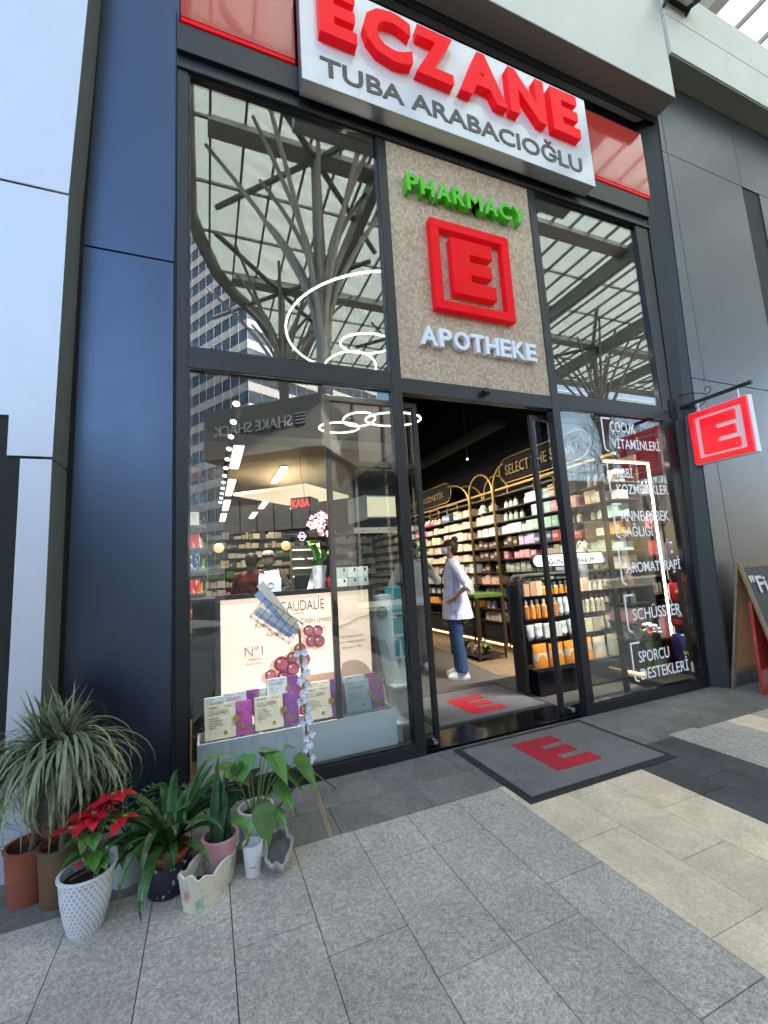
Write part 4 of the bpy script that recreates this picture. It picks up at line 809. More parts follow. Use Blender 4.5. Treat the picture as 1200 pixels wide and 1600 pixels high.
tub(4.91, .26, 1.065, .08, .18, 'tub_black', 'tub_red', 'PRO', 'paper', 'black tub with red lid above the HIPRO tub')
tub(4.92, .26, 1.25, .075, .27, 'tub_blue', 'tub_blue', 'IMMUNE', 'paper', 'blue tub on top of the stack')
t = thing('pill_bottle', 'small dark bottle with white label beside the big blue tub', 'bottle', (4.78, .1, .1)); mb = MB(); mb.lathe([(.04, 0), (.04, .16), (.025, .19), (.025, .22)], 16); mb.build('bottle_body', 'tub_black', t, True); mb = MB(); mb.lathe([(.041, .03), (.041, .13)], 16, closed=True); mb.build('label_band', 'paper', t, True)
t = thing('flower_vase', 'white and red flowers in a green vase inside the right window', 'flowers', (4.42, .28, .08))
mb = MB(); mb.lathe([(.04, 0), (.055, .15), (.05, .3), (.06, .36)], 16); mb.build('vase', 'green_top', t, True)
mb = MB()
for k in range(26): a_ = rnd.uniform(0, 2 * PI); r_ = rnd.uniform(0, .1); mb.sphere((r_ * math.cos(a_), r_ * math.sin(a_), .5 + rnd.uniform(-.06, .06)), rnd.uniform(.018, .032), 8, 0 if rnd.random() < .7 else 1, (1, 1, .7))
mb.build('blossoms', ['petal_white', 'bract_red'], t, True)
mb = MB()
for k in range(14): a_ = rnd.uniform(0, 2 * PI); mb.blade([(0, 0, .3), (.05 * math.cos(a_), .05 * math.sin(a_), .42), (.11 * math.cos(a_), .11 * math.sin(a_), .5)], [.01, .018, .002])
mb.build('leaves', 'leaf_mid', t)

# green-topped table with logs
t = thing('side_table', 'green topped table on thin black legs behind the woman', 'table', (3.85, 2.7, 0))
mb = MB(); mb.box(3.62, 4.1, 2.3, 3.1, .88, .93); mb.build('table_top', 'green_top', t, world=True, bevel=.006)
for x, y in ((3.64, 2.32), (4.08, 2.32), (3.64, 3.08), (4.08, 3.08)): mb = MB(); mb.box(x - .012, x + .012, y - .012, y + .012, 0, .88); mb.build('leg', 'black_matte', t, world=True)
mb = MB(); mb.box(3.63, 4.09, 2.31, 3.09, .05, .065); mb.build('lower_shelf', 'black_matte', t, world=True)
for x, y, r in ((3.74, 2.5, .06), (3.8, 2.72, .05), (3.72, 2.62, .04)):
    mb = MB(); mb.tube([(x, y - .0, .065 + r), (x + .22, y + .05, .065 + r)], r, 14, cap=True); tag(mb.build('log', 'log', loc=(x, y, .07), smooth=True), {.06: 'thick', .05: 'medium', .04: 'thin'}[r] + ' cut log on the lower shelf of the green table', 'log', 'cut logs under the green table')
def tuft(loc, n, L, lab, mt='leaf_mid'):
    mb = MB()
    for k in range(n):
        a_ = rnd.uniform(0, 2 * PI); l = L * rnd.uniform(.6, 1); mb.blade([(0, 0, 0), (l * .3 * math.cos(a_), l * .3 * math.sin(a_), l * .6), (l * .8 * math.cos(a_), l * .8 * math.sin(a_), l * .8)], [.012, .02, .002])
    o = mb.build('plant_tuft', mt); o.location = loc; return tag(o, lab, 'plant')
tuft((3.85, 2.45, .07), 30, .2, 'green tuft between the logs under the green table'); tuft((3.8, 2.95, .07), 30, .22, 'dark leafy tuft at the back of the table shelf', 'leaf_dark'); tuft((4.0, 3.5, .1), 60, .45, 'dark bushy plant on the floor behind the woman', 'leaf_dark')
product('box', 'peach', (3.78, 2.85, .93), (.16, .2, .16), .3, 'peach gift box on the green table', 'peach gift boxes'); product('box', 'white', (3.76, 2.6, .93), (.07, .07, .2), .2, 'tall white carton on the green table', 'white cartons on the table')

# ---------------------------------------------------------------- left window display
t = thing('poster_lightbox', 'peach skincare poster with red grapes in a black frame, left window', 'poster', (.76, .38, .3))
mb = MB(); mb.box(.2, 1.33, .35, .358, .28, 1.205); mb.build('poster_sheet', 'poster_bg', t, world=True)
mb = MB(); mb.box(.165, .2, .345, .4, .2, 1.24).box(1.33, 1.365, .345, .4, .2, 1.24).box(.2, 1.33, .345, .4, 1.205, 1.24).box(.2, 1.33, .36, .4, .2, 1.205); mb.build('frame', 'black_matte', t, world=True)
def pt(s, x, z, w_, h, m='print_brown', bold=0):
    v, f = text(s, w_, h, .001, bold); mb = MB(); mb.add(v, f, 0, T(x, .3495, z) @ FAC); mb.build('lettering', m, t, world=True)
pt('CAUDALÍE', .62, 1.085, .34, .098); pt('PARIS', .72, 1.06, .08, .012); pt('Kolajen hangisi? Cildin üretti', .44, .975, .57, .052); pt('kolajen üretimini artır!', .52, .905, .44, .05)
pt('Nº1', .36, .79, .13, .07, 'print_rose'); pt('Yaşlanma', .38, .757, .095, .022); pt('Karşıtı Serum', .37, .725, .12, .022)
pt('Cildi kolajenle besler,', 1.08, .84, .19, .02); pt('cildin kolajen sentezini güçlendiriyor', 1.03, .80, .26, .02); pt('daha sıkı bir cilt.', 1.09, .76, .16, .02)
def disc(mb, x, z, r, y, mi, n=18, sx=1): mb.prism([(x + r * sx * math.cos(2 * PI * k / n), z + r * math.sin(2 * PI * k / n)) for k in range(n)], 0, .0008, T(0, y, 0) @ FAC, mi)
mb = MB(); mb.box(.74, 1.06, .3488, .3497, .28, .60).box(.72, 1.08, .3480, .3488, .60, .66, 1); disc(mb, 1.16, .5, .17, .3497, 0); mb.prism([(1.02, .66), (.80, .66), (.96, .76), (1.0, .75)], 0, .001, T(0, .3497, 0) @ FAC, 1); mb.build('printed_jar', ['poster_jar', 'poster_jar_light'], t, world=True)
pt2 = text('CAUDALÍE', .23, .06, .001); mb = MB(); mb.add(*pt2, 0, T(.80, .3478, .475) @ FAC); mb.build('lettering', 'print_brown', t, world=True)
mb = MB(); mb.tube([(1.05, .349, .93), (1.15, .349, .95), (1.22, .349, .985), (1.33, .349, 1.0)], .003, 4); mb.build('printed_stroke', 'gold_seal', t, world=True)
GR = [(.83, .93, .04), (.90, .92, .042), (.85, .85, .045), (.91, .84, .045), (.76, .80, .045), (.70, .745, .042), (.79, .72, .045), (.70, .665, .05), (.62, .71, .055), (.63, .61, .05), (.70, .57, .05), (.54, .64, .04), (.63, .51, .045), (.72, .49, .05), (.60, .42, .045), (.69, .40, .05), (.64, .34, .05), (.56, .37, .03), (.78, .36, .04), (.86, .33, .035)]
mb = MB()
for i, (x, z, r) in enumerate(GR): disc(mb, x - .03, z - .012, r, .3492, 0)
mb.build('printed_shadow', 'poster_shadow', t, world=True)
mb = MB()
for i, (x, z, r) in enumerate(GR):
    disc(mb, x, z, r, .3486 - .0002 * i, 0); disc(mb, x + r * .1, z - r * .05, r * .72, .3485 - .0002 * i, 1); disc(mb, x - r * .3, z + r * .35, r * .22, .3484 - .0002 * i, 2, 10)
mb.build('printed_grapes', ['grape_dark', 'grape_light', 'pack_cream'], t, world=True)
mb = MB(); mb.box(.0, 1.42, .36, .8, 1.205, 1.222).box(.0, 1.42, .78, .8, .0, 1.2); tag(mb.build('window_counter', 'black_matte', loc=(.7, .6, 0)), 'black counter ledge above the poster in the left window', 'counter')
# plinth tray
t = thing('display_plinth', 'long white display plinth holding the collagen boxes, left window', 'plinth', (.7, .2, .09))
mb = MB(); mb.box(.05, 1.41, .095, .11, .0, .33); mb.build('front_panel', 'white_plinth', t, world=True)
mb = MB(); mb.box(.05, .065, .11, .335, .0, .33).box(1.395, 1.41, .11, .335, .0, .33).box(.065, 1.395, .32, .335, .0, .33); mb.build('side_panel', 'white_plinth', t, world=True)
mb = MB(); mb.box(.065, 1.395, .11, .32, .2, .215); mb.build('tray_floor', 'white_plinth', t, world=True)
mb = MB()
for k in range(150): mb.sphere((rnd.uniform(.08, 1.38), rnd.uniform(.12, .31), .255 + rnd.uniform(-.03, .03)), .018, 6)
tag(mb.build('paper_filler', 'paper', smooth=True), 'crumpled white filler inside the display plinth', 'filler', kind='stuff')
def pack(x, y, z, rz, tilt, sc, body, sleeve, lab):
    t = thing('collagen_box', lab, 'box', (x, y, z), rz, 'collagen boxes in the left window'); X = Matrix.Rotation(R(-tilt), 4, 'X') @ Matrix.Scale(sc, 4)
    mb = MB(); mb.box(0, .19, 0, .05, 0, .21, 0, X); mb.build('box_body', body, t, bevel=.002)
    mb = MB(); mb.box(.19, .295, -.002, .052, .0, .21, 0, X); mb.build('sleeve', sleeve, t, bevel=.002)
    mb = MB(); mb.add(*text('COLLAGEN', .125, .024, .001), 0, X @ T(.018, -.0005, .150) @ FAC); mb.build('lettering', 'print_brown', t)
    mb = MB(); mb.add(*text('DAY2DAY', .06, .011, .001), 0, X @ T(.018, -.0005, .188) @ FAC).add(*text('Beauty', .045, .009, .001), 0, X @ T(.12, -.0005, .188) @ FAC)
    for k in range(5): mb.box(.02, .02 + (.06, .09, .08, .1, .05)[k], -.0012, -.0003, .125 - .014 * k, .128 - .014 * k, 0, X)
    mb.build('small_print', 'print_brown', t)
    mb = MB(); mb.prism([(.19 + .022 * math.cos(k * PI / 8), .105 + .022 * math.sin(k * PI / 8)) for k in range(16)], 0, .003, X @ T(0, -.002, 0) @ FAC).prism([(.125 + .012 * math.cos(k * PI / 8), .035 + .012 * math.sin(k * PI / 8)) for k in range(16)], 0, .002, X @ FAC); mb.build('gold_seal', 'gold_seal', t)
    mb = MB(); mb.add(*text('Plus', .07, .04, .001, .02), 0, X @ T(.205, -.0025, .035) @ FAC); mb.build('sleeve_lettering', 'gold_seal', t)
P1 = [(.095, .125, .335, 0, 'pack_cream', 'pack_magenta', 'front collagen box farthest left, pink sleeve'), (.405, .125, .34, .0, 'pack_cream', 'pack_purple', 'front collagen box second from the left, dark violet sleeve'), (.745, .125, .345, .0, 'pack_cream', 'pack_purple', 'front collagen box third from the left, partly behind the flower garland'), (1.045, .125, .35, .02, 'pack_ice', 'pack_magenta', 'pale ice collagen box at the right end of the front row')]
for x, y, z, rz, b_, s_, lab in P1: pack(x, y, z, rz, 14, 1.0, b_, s_, lab)
for x, y, z, sc, b_, s_, lab in ((.09, .24, .40, .8, 'pack_ice', 'pack_magenta', 'ice blue collagen box behind the leftmost one, at the far left'), (.21, .23, .415, .8, 'pack_ice', 'pack_purple', 'ice blue collagen box peeking up behind the leftmost one'), (.41, .25, .40, .85, 'pack_ice', 'pack_magenta', 'low ice blue collagen box behind the second one'), (.50, .23, .48, .75, 'pack_ice', 'pack_purple', 'small ice blue collagen box standing highest in the back row'), (.79, .23, .385, .88, 'pack_cream', 'pack_purple', 'cream collagen box behind the third one'), (1.06, .22, .385, .9, 'pack_ice', 'pack_magenta', 'ice blue collagen box behind the rightmost one')):
    pack(x, y, z, 0, 10, sc, b_, s_, lab)
# white ladder stand
t = thing('shelf_stand', 'white leaning shelf stand with green sticker at the right end of the window', 'shelf stand', (1.5, .5, 0))
mb = MB(); mb.hexa([(1.50, .42, .12), (1.66, .30, .12), (1.66, .32, .12), (1.50, .44, .12), (1.39, .46, 1.15), (1.57, .40, 1.15), (1.57, .42, 1.15), (1.39, .48, 1.15)]); mb.build('side_panel', 'white_paint', t, world=True, bevel=.004)
for z in (.12, .40):
    mb = MB(); mb.box(1.49, 1.72, .30, .62, z, z + .022); mb.build('shelf', 'white_paint', t, world=True, bevel=.003)
for z in (.62, .8, .98): mb = MB(); mb.box(1.56, 1.72, .36, .62, z, z + .015); mb.build('shelf', 'white_paint', t, world=True)
for x, y in ((1.52, .33), (1.68, .33), (1.6, .58)): mb = MB(); mb.box(x - .025, x + .025, y - .025, y + .025, .0, .12); mb.build('foot', 'white_paint', t, world=True, bevel=.004)
mb = MB(); M_ = T(1.47, .4235, 1.0) @ Matrix.Rotation(R(-18), 4, 'Z') @ FAC; mb.prism([(.048 * math.cos(k * PI / 12), .055 * math.sin(k * PI / 12)) for k in range(24)], 0, .003, M_); mb.build('round_sticker', 'sticker_green', t, world=True)
mb = MB(); mb.add(*text('ECZACININ', .07, .016, .001), 0, M_ @ T(-.035, .008, .003)).add(*text('ÖNERİSİ', .05, .018, .001), 0, M_ @ T(-.025, -.018, .003)); mb.build('sticker_lettering', 'paper', t, world=True)
for k, z in enumerate((.64, .82, 1.0)):
    o = product('box', 'pale blue', (1.63, .46, z), (.15, .18, .13 if k < 2 else .2), .0, ('lower', 'middle', 'top')[k] + ' teal cosmetics box on the white shelf stand', 'teal boxes on the white stand')
    o.data = o.data.copy(); o.data.materials[0] = MT('teal_box')
# things on the ledge
t = thing('leaflet_holder', 'blue cardboard leaflet holder on the ledge above the poster', 'leaflet holder', (.49, .5, 1.222))
mb = MB(); mb.prism([(.0, .0), (.165, .0), (.165, .12), (.0, .165)], 0, .01, T(.49, .49, 1.222) @ FAC).box(.49, .655, .49, .56, 1.222, 1.23).box(.49, .655, .55, .56, 1.222, 1.37).box(.649, .655, .48, .55, 1.23, 1.34); mb.build('holder_body', 'blue_leaflet', t, world=True)
mb = MB(); mb.box(.53, .60, .505, .51, 1.24, 1.40).box(.585, .645, .52, .525, 1.24, 1.405); mb.build('leaflets', 'paper', t, world=True)
mb = MB(); mb.tube([(.575 + .022 * math.cos(k * PI / 8), .479, 1.285 + .022 * math.sin(k * PI / 8)) for k in range(16)], .002, 4, 0, True); mb.build('printed_ring', 'navy', t, world=True)
for i in range(3):
    for k in range(2): 
        o = product('box', 'white', (1.15 + .092 * i, .5, 1.222 + .088 * k), (.088, .08, .085), 0, ('left', 'middle', 'right')[i] + (' lower', ' upper')[k] + ' white blue-marked carton stacked on the ledge', 'six white cartons stacked on the ledge')
        mb = MB(); mb.box(1.15 + .092 * i + .01, 1.15 + .092 * i + .026, .4590, .4598, 1.222 + .088 * k + .05, 1.222 + .088 * k + .075); q = mb.build('printed_mark', 'tub_blue'); q.parent = o; q.matrix_parent_inverse = (T(*o.location) @ Matrix.Diagonal((*o.scale, 1))).inverted()
t = thing('orchid', 'potted orchid with pink blossoms and broad leaves in a white pot on the ledge', 'potted plant', (.965, .5, 1.222))
mb = MB(); mb.lathe([(.042, 0), (.062, .2), (.056, .2), (.05, .17)], 20); mb.build('pot', 'pot_white', t, True)
mb = MB()
for a_, l, u in ((1.5, .12, .22), (2.4, .1, .24), (4.0, .1, .2), (.2, .13, .16), (5.2, .12, .12), (3.2, .14, .1)): mb.blade([(0, 0, .17), (l * .4 * math.cos(a_), l * .4 * math.sin(a_), .17 + u * .6), (l * math.cos(a_), l * math.sin(a_), .17 + u), (l * 1.3 * math.cos(a_), l * 1.3 * math.sin(a_), .17 + u * .95)], [.012, .034, .03, .004])
mb.build('leaves', 'leaf_mid', t)
mb = MB(); mb.tube([(0, 0, .18), (-.02, 0, .4), (.0, 0, .56), (.06, -.01, .62)], .003, 5); mb.build('stem', 'leaf_dark', t)
mb = MB()
for k in range(22):
    c = Vector((rnd.uniform(-.07, .10), rnd.uniform(-.05, .05), rnd.uniform(.46, .64)))
    for j in range(5):
        a_ = 2 * PI * j / 5 + rnd.random(); d = Vector((math.cos(a_), rnd.uniform(-.4, .4), math.sin(a_))); mb.blade([c, c + d * .016, c + d * .03], [.003, .012, .002], side=d.cross(Vector((0, 1, 0))))
mb.build('blossoms', 'petal_orchid', t)
mb = MB(); mb.prism([(0, 0), (.05, 0), (.095, .2), (.06, .2)], 0, .01, T(.86, .52, 1.222) @ FAC); tag(mb.build('price_stand', 'pot_white', loc=(.86, .52, 1.222)), 'white slanted card stand beside the orchid pot', 'card stand')
mb = MB(); mb.lathe([(.018, 0), (.02, .06), (.014, .08), (.014, .1)], 12, 0, (1.05, .52, 1.222)); tag(mb.build('small_jar', 'tub_red', loc=(1.05, .52, 1.222), smooth=True), 'little red jar between the orchid and the white cartons', 'jar')

# left and back shelving seen through the left window
mb = MB(); cm = ['carton_cream', 'carton_red', 'carton_amber', 'carton_white', 'carton_navy blue', 'carton_green', 'carton_dark brown']
t = thing('wall_shelving', 'tall shelving crowded with small goods along the left wall', 'shelving', (-.1, 4, 0))
b2 = MB()
for z in [.3 + .19 * k for k in range(12)]: b2.box(-.14, .10, .9, 9, z - .02, z)
b2.build('shelves', 'shelf_dark', t, world=True)
for z in [.3 + .19 * k for k in range(12)]:
    y = .92
    while y < 9: wd = rnd.uniform(.04, .11); mb.box(-.12, .04 + rnd.uniform(0, .06), y, y + wd - .008, z + .001, z + rnd.uniform(.07, .16), rnd.randrange(7)); y += wd
tag(mb.build('shelf_goods', cm), 'small colourful goods packed on the left wall shelving', 'goods', kind='stuff')
mb = MB(); mb.box(-.12, -.1, .5, 9, .1, .13); mb.build('floor_light', 'led_warm', t, world=True)
t = thing('back_shelving', 'dim shelving with cartons across the back of the shop', 'shelving', (1.5, 8.8, 0)); b2 = MB(); mb = MB()
for z in [.2 + .24 * k for k in range(10)]:
    b2.box(-.1, 4.3, 8.6, 9.0, z - .02, z); x = -.08
    while x < 4.2: wd = rnd.uniform(.08, .22); mb.box(x, x + wd - .015, 8.62, 8.9, z + .001, z + rnd.uniform(.08, .19), rnd.choice((0, 0, 0, 1, 2, 3, 4))); x += wd
b2.build('shelves', 'shelf_dark', t, world=True); tag(mb.build('back_goods', ['carton_cream', 'carton_white', 'carton_green', 'carton_navy blue', 'carton_dark brown']), 'cartons filling the back shelving', 'goods', kind='stuff')
t = thing('middle_shelving', 'free standing shelving of white cartons behind the counter', 'shelving', (2.5, 4.4, 0)); b2 = MB(); mb = MB()
for z in [.3 + .2 * k for k in range(9)]:
    b2.box(2.25, 3.15, 4.9, 5.2, z - .02, z); x = 2.27
    while x < 3.1: wd = rnd.uniform(.05, .12); mb.box(x, min(x + wd - .01, 3.14), 4.92, 5.1, z + .001, z + rnd.uniform(.08, .15), rnd.choice((0, 0, 1, 2))); x += wd
b2.box(2.25, 3.15, 5.2, 5.22, .1, 2.1); b2.build('shelves', 'shelf_dark', t, world=True); tag(mb.build('middle_goods', ['carton_white', 'carton_cream', 'carton_pale blue']), 'white cartons on the free standing shelving', 'goods', kind='stuff')
t = thing('service_counter', 'long dark service counter with cluttered top in the middle of the shop', 'counter', (1.3, 3.8, 0)); mb = MB(); mb.box(.5, 2.3, 3.5, 4.1, 0, 1.0); mb.build('counter_body', 'kiosk_dark', t, world=True); mb = MB(); mb.box(.47, 2.33, 3.46, 4.13, 1.0, 1.04); mb.build('counter_top', 'shelf_dark', t, world=True)
t = thing('monitor', 'flat black till monitor on the counter', 'monitor', (1.5, 3.7, 1.04)); mb = MB(); mb.box(1.35, 1.7, 3.7, 3.73, 1.12, 1.35); mb.build('screen', 'black_gloss', t, world=True); mb = MB(); mb.box(1.5, 1.55, 3.71, 3.74, 1.04, 1.15); mb.build('stand', 'black_matte', t, world=True)

# ---------------------------------------------------------------- plants outside
def clampy(p):
    x, y, z = p; lim = -.30 if x < -.60 else -.04
    return (x, min(y, lim), max(z, .012))
def strap(mb, c, a, L_, up, droop, wd, mi=0, n=8, twist=0, zmin=.01):
    pts = []; p = Vector(c); el = up
    for i in range(n + 1):
        pts.append(clampy(p)); st = L_ / n
        p = p + Vector((math.cos(a) * math.cos(el), math.sin(a) * math.cos(el), math.sin(el))) * st
        el -= droop / n * (1 + i / n); a += twist / n
    prof = [wd * (.45 + .55 * min(1, i / (n * .3))) * (1 - max(0, (i / n - .45) / .55) ** 1.7 * .97) for i in range(n + 1)]
    mb.blade(pts, prof, fold=.3, mi=mi)
def pot(parent, r0, r1, h, m, lip=.006, soil=True, n=28, sx=1, name='pot', prof=None):
    mb = MB(); mb.lathe([(r0 * .3, 0), (r0, .0)] + (prof or []) + [(r1, h), (r1 + lip, h + .002), (r1 + lip, h + .01), (r1 - .008, h + .01), (r1 - .01, h - .03), (r1 * .5, h - .035)], n, 0, (0, 0, 0), sx, 1)
    mb.build(name, m, parent, True)
    if soil: mb = MB(); mb.lathe([(.001, h - .024), (r1 * .5, h - .022), (r1 - .009, h - .026)], n, 0, (0, 0, 0), sx, 1, closed=True); mb.build('soil', 'soil', parent, True)
def W(t, mb, name, m, smooth=False, **k): return mb.build(name, m, t, smooth, world=True, **k)
for (x, y, r0, r1, h, pm, lab, top, nl) in ((-.63, -.43, .078, .098, .215, 'terracotta', 'tall shaggy dracaena in a terracotta pot at the far left', (-.58, -.47, .585), 190), (-.495, -.515, .07, .088, .225, 'bronze_pot', 'second shaggy dracaena, in a dark bronze pot beside the terracotta one', (-.49, -.52, .60), 190)):
    t = thing('potted_dracaena', lab, 'potted plant', (x, y, 0)); pot(t, r0, r1, h, pm)
    mb = MB(); tp = Vector(top); b0 = Vector((x, y, h - .03)); pts = [b0 + (tp - b0) * (k / 10) + Vector((.012 * math.sin(k), .01 * math.cos(k * 1.3), 0)) for k in range(11)]
    mb.tube(pts, [.017 + .003 * (k % 2) for k in range(11)], 9); W(t, mb, 'trunk', 'bark', True)
    mb = MB()
    for k in range(nl):
        a = rnd.uniform(0, 2 * PI); up = rnd.triangular(-.3, 1.5, .75); L_ = rnd.uniform(.36, .56) if up < 1.0 else rnd.uniform(.16, .30)
        strap(mb, (tp.x + rnd.uniform(-.015, .015), tp.y + rnd.uniform(-.015, .015), tp.z + rnd.uniform(-.05, .05)), a, L_, up, rnd.uniform(1.7, 2.9) if up < 1.1 else rnd.uniform(.2, 1.0), rnd.uniform(.0045, .0075), twist=rnd.uniform(-.3, .3), n=10)
    for k in range(34): strap(mb, (tp.x + rnd.uniform(-.02, .02), tp.y + rnd.uniform(-.02, .02), tp.z + .02), rnd.uniform(0, 2 * PI), rnd.uniform(.2, .34), rnd.uniform(1.05, 1.5), rnd.uniform(.1, .7), rnd.uniform(.005, .008), n=8)
    W(t, mb, 'foliage', 'leaf_drac')
# pale pot with palm fronds
t = thing('potted_palm', 'feathery palm fronds in a plain pale blue pot behind the poinsettia', 'potted plant', (-.235, -.50, 0)); pot(t, .075, .095, .185, 'pot_blue')
mb = MB(); st = MB()
for k in range(9):
    a = -2.6 + k * .66 + rnd.uniform(-.2, .2); L_ = rnd.uniform(.28, .40); up = rnd.uniform(.9, 1.35); pts = []; p = Vector((-.235, -.50, .16)); el = up
    for i in range(9):
        pts.append(Vector(clampy(p))); p = p + Vector((math.cos(a) * math.cos(el), math.sin(a) * math.cos(el), math.sin(el))) * L_ / 8; el -= .17
    st.tube(pts, [.0035 - .0003 * i for i in range(9)], 5)
    for i in range(3, 9):
        d = (pts[i] - pts[i - 1]).normalized(); sd = d.cross(Vector((0, 0, 1))).normalized()
        for s_ in (-1, 1):
            l = .075 * (1 - (i - 6) ** 2 / 22); e = pts[i] + (sd * s_ * .85 + d * .55 - Vector((0, 0, .2))) * l
            mb.blade([clampy(pts[i]), clampy((pts[i] + e) / 2 + Vector((0, 0, .008))), clampy(e)], [.003, .009, .001])
W(t, mb, 'foliage', 'leaf_mid'); W(t, st, 'stem', 'leaf_dark', True)
for k in range(5):
    mb = MB(); a = rnd.uniform(3.6, 6.2); strap(mb, (-.235, -.50, .16), a, .26, 1.0, 2.2, .028); W(t, mb, 'broad_leaf', 'leaf_yellow' if k == 0 else 'leaf_mid')
# dark speckled pot: strap leaves
t = thing('potted_cordyline', 'dense dark green strap leaved plant in a navy dimpled pot', 'potted plant', (-.05, -.665, 0))
pot(t, .085, .092, .12, 'speckle_pot', prof=[(.10, .03), (.104, .07)], name='outer_pot')
mb = MB(); mb.lathe([(.06, .08), (.085, .155), (.092, .155), (.092, .168), (.082, .168), (.078, .14), (.03, .135)], 24); mb.build('inner_pot', 'terracotta', t, True)
mb = MB()
for k in range(46):
    a = rnd.uniform(0, 2 * PI); up = rnd.triangular(.5, 1.5, 1.15); strap(mb, (-.05 + .03 * math.cos(a), -.665 + .03 * math.sin(a), .15 + rnd.uniform(0, .05)), a, rnd.uniform(.26, .46), up, rnd.uniform(.4, 2.3), rnd.uniform(.014, .024), n=9, twist=rnd.uniform(-.3, .3))
strap(mb, (-.05, -.70, .17), -1.5, .30, 1.1, 5.2, .022, n=12)
W(t, mb, 'foliage', 'leaf_dark')
# poinsettia in white woven pot
t = thing('potted_poinsettia', 'red poinsettia in a white basket weave pot, nearest to the viewer', 'potted plant', (-.345, -.76, 0))
pot(t, .062, .099, .205, 'basket_weave', prof=[(.077, .05), (.091, .12)])
mb = MB(); mb.lathe([(.095, .216), (.103, .216), (.103, .206), (.098, .206), (.095, .216)], 28, closed=True); mb.build('pot_rim', 'pot_white', t, True)
st = MB(); lf = MB(); br = MB(); cyat = MB()
def star(c, n, L_, up, mbx, wd=.3, rr=1):
    for k in range(n):
        a = 2 * PI * k / n + rnd.uniform(-.25, .25); e = up + rnd.uniform(-.25, .25); l = L_ * rnd.uniform(.7, 1.1); d = Vector((math.cos(a) * math.cos(e), math.sin(a) * math.cos(e), math.sin(e)))
        pts = [Vector(c) + d * l * q + Vector((0, 0, -.25 * l * q * q)) for q in (0, .2, .4, .6, .8, 1)]
        mbx.blade([clampy(p) for p in pts], [.003, l * wd * .75, l * wd, l * wd * .85, l * wd * .5, .001], fold=.18)
for (x, y, z, n, L_) in ((-.335, -.73, .405, 8, .105), (-.27, -.71, .455, 7, .10), (-.41, -.75, .375, 5, .085), (-.30, -.70, .43, 6, .075), (-.22, -.74, .37, 3, .09), (-.35, -.80, .265, 3, .045)):
    st.tube([(-.335 + rnd.uniform(-.02, .02), -.735, .19), (-.335 + (x + .335) * .3, -.735, .28), (x, y, z)], [.007, .006, .004], 7)
    star((x, y, z), n, L_, .1, br, .33); cyat.sphere((x, y, z + .006), .007, 8).sphere((x + .01, y, z + .004), .006, 8)
for k in range(16):
    a = rnd.uniform(0, 2 * PI); z = rnd.uniform(.24, .36); l = rnd.uniform(.05, .09); c = Vector((-.335 + .025 * math.cos(a), -.735 + .025 * math.sin(a), z)); star(c, 1, .001, 0, lf); d = Vector((math.cos(a), math.sin(a), .1))
    lf.blade([clampy(c + d * l * q + Vector((0, 0, -.02 * q * q))) for q in (.2, .5, .75, 1, 1.25, 1.5)], [.002, l * .3, l * .42, l * .36, l * .2, .001])
for k in range(9): a = rnd.uniform(0, 2 * PI); st.tube([(-.335, -.735, .2), (-.335 + .08 * math.cos(a), -.735 + .08 * math.sin(a), .2 + rnd.uniform(-.005, .02))], .003, 5)
W(t, st, 'stem', 'bark', True); W(t, lf, 'leaves', 'leaf_mid'); W(t, br, 'bracts', 'bract_red'); W(t, cyat, 'flower_buds', 'leaf_yellow')
# scalloped tin with pink pot and snake plant
t = thing('flower_tin', 'scalloped cream floral tin planter holding the pink pot', 'planter', (.12, -.765, 0))
A_ = math.atan2(.19, .15); n = 44; o_, i_ = [], []
mb = MB(); v = []; f = []
for lay, (off, zz) in enumerate(((0, 0), (.004, None), (-.004, None), (-.005, .006))):
    for k in range(n):
        q = 2 * PI * k / n; ex = abs(math.cos(q)) ** .7 * (1 if math.cos(q) > 0 else -1); ey = abs(math.sin(q)) ** .7 * (1 if math.sin(q) > 0 else -1); flare = 1 if zz is None else .88
        X_ = (.155 + off) * ex * flare; Y_ = (.068 + off) * ey * flare; hz = zz if zz is not None else .105 + .022 * abs(math.sin(q * 5)) + .035 * abs(math.cos(q)) ** 4
        v.append((.12 + X_ * math.cos(A_) - Y_ * math.sin(A_), -.765 + X_ * math.sin(A_) + Y_ * math.cos(A_), hz))
for l in range(3):
    for k in range(n): f.append((l * n + k, l * n + (k + 1) % n, (l + 1) * n + (k + 1) % n, (l + 1) * n + k))
f += [tuple(range(n))[::-1], tuple(range(3 * n, 4 * n))]; mb.add(v, f); W(t, mb, 'tin_body', 'floral_tin', True)
mb = MB(); mb.tube([v[n + k] for k in range(n)], .0035, 5, 0, True); W(t, mb, 'rim', 'pot_white', True)
mb = MB(); mb.tube([(.06, -.87, .06), (.08, -.83, .085), (.1, -.80, .06)], .02, 8); W(t, mb, 'dark_wrap', 'rubber', True)
t = thing('potted_snake_plant', 'upright banded snake plant in a pink pot standing in the floral tin', 'potted plant', (.165, -.70, .008)); pot(t, .055, .078, .165, 'pot_pink')
mb = MB()
for (dx, dy, h, a, le) in ((-.03, 0, .43, .2, .06), (.0, .015, .36, 1.0, .1), (.02, -.01, .30, 1.8, .05), (.03, .02, .34, .5, -.12), (-.01, -.02, .2, 0, .1)):
    c = Vector((.165 + dx, -.70 + dy, .14)); pts = [c + Vector((le * q * q * .4 * math.cos(a), 0, h * q * .9)) for q in (0, .2, .4, .6, .8, 1)]; mb.blade(pts, [.016, .02, .021, .018, .012, .001], side=(math.cos(a), math.sin(a), 0), fold=.5)
W(t, mb, 'leaves', 'leaf_snake')
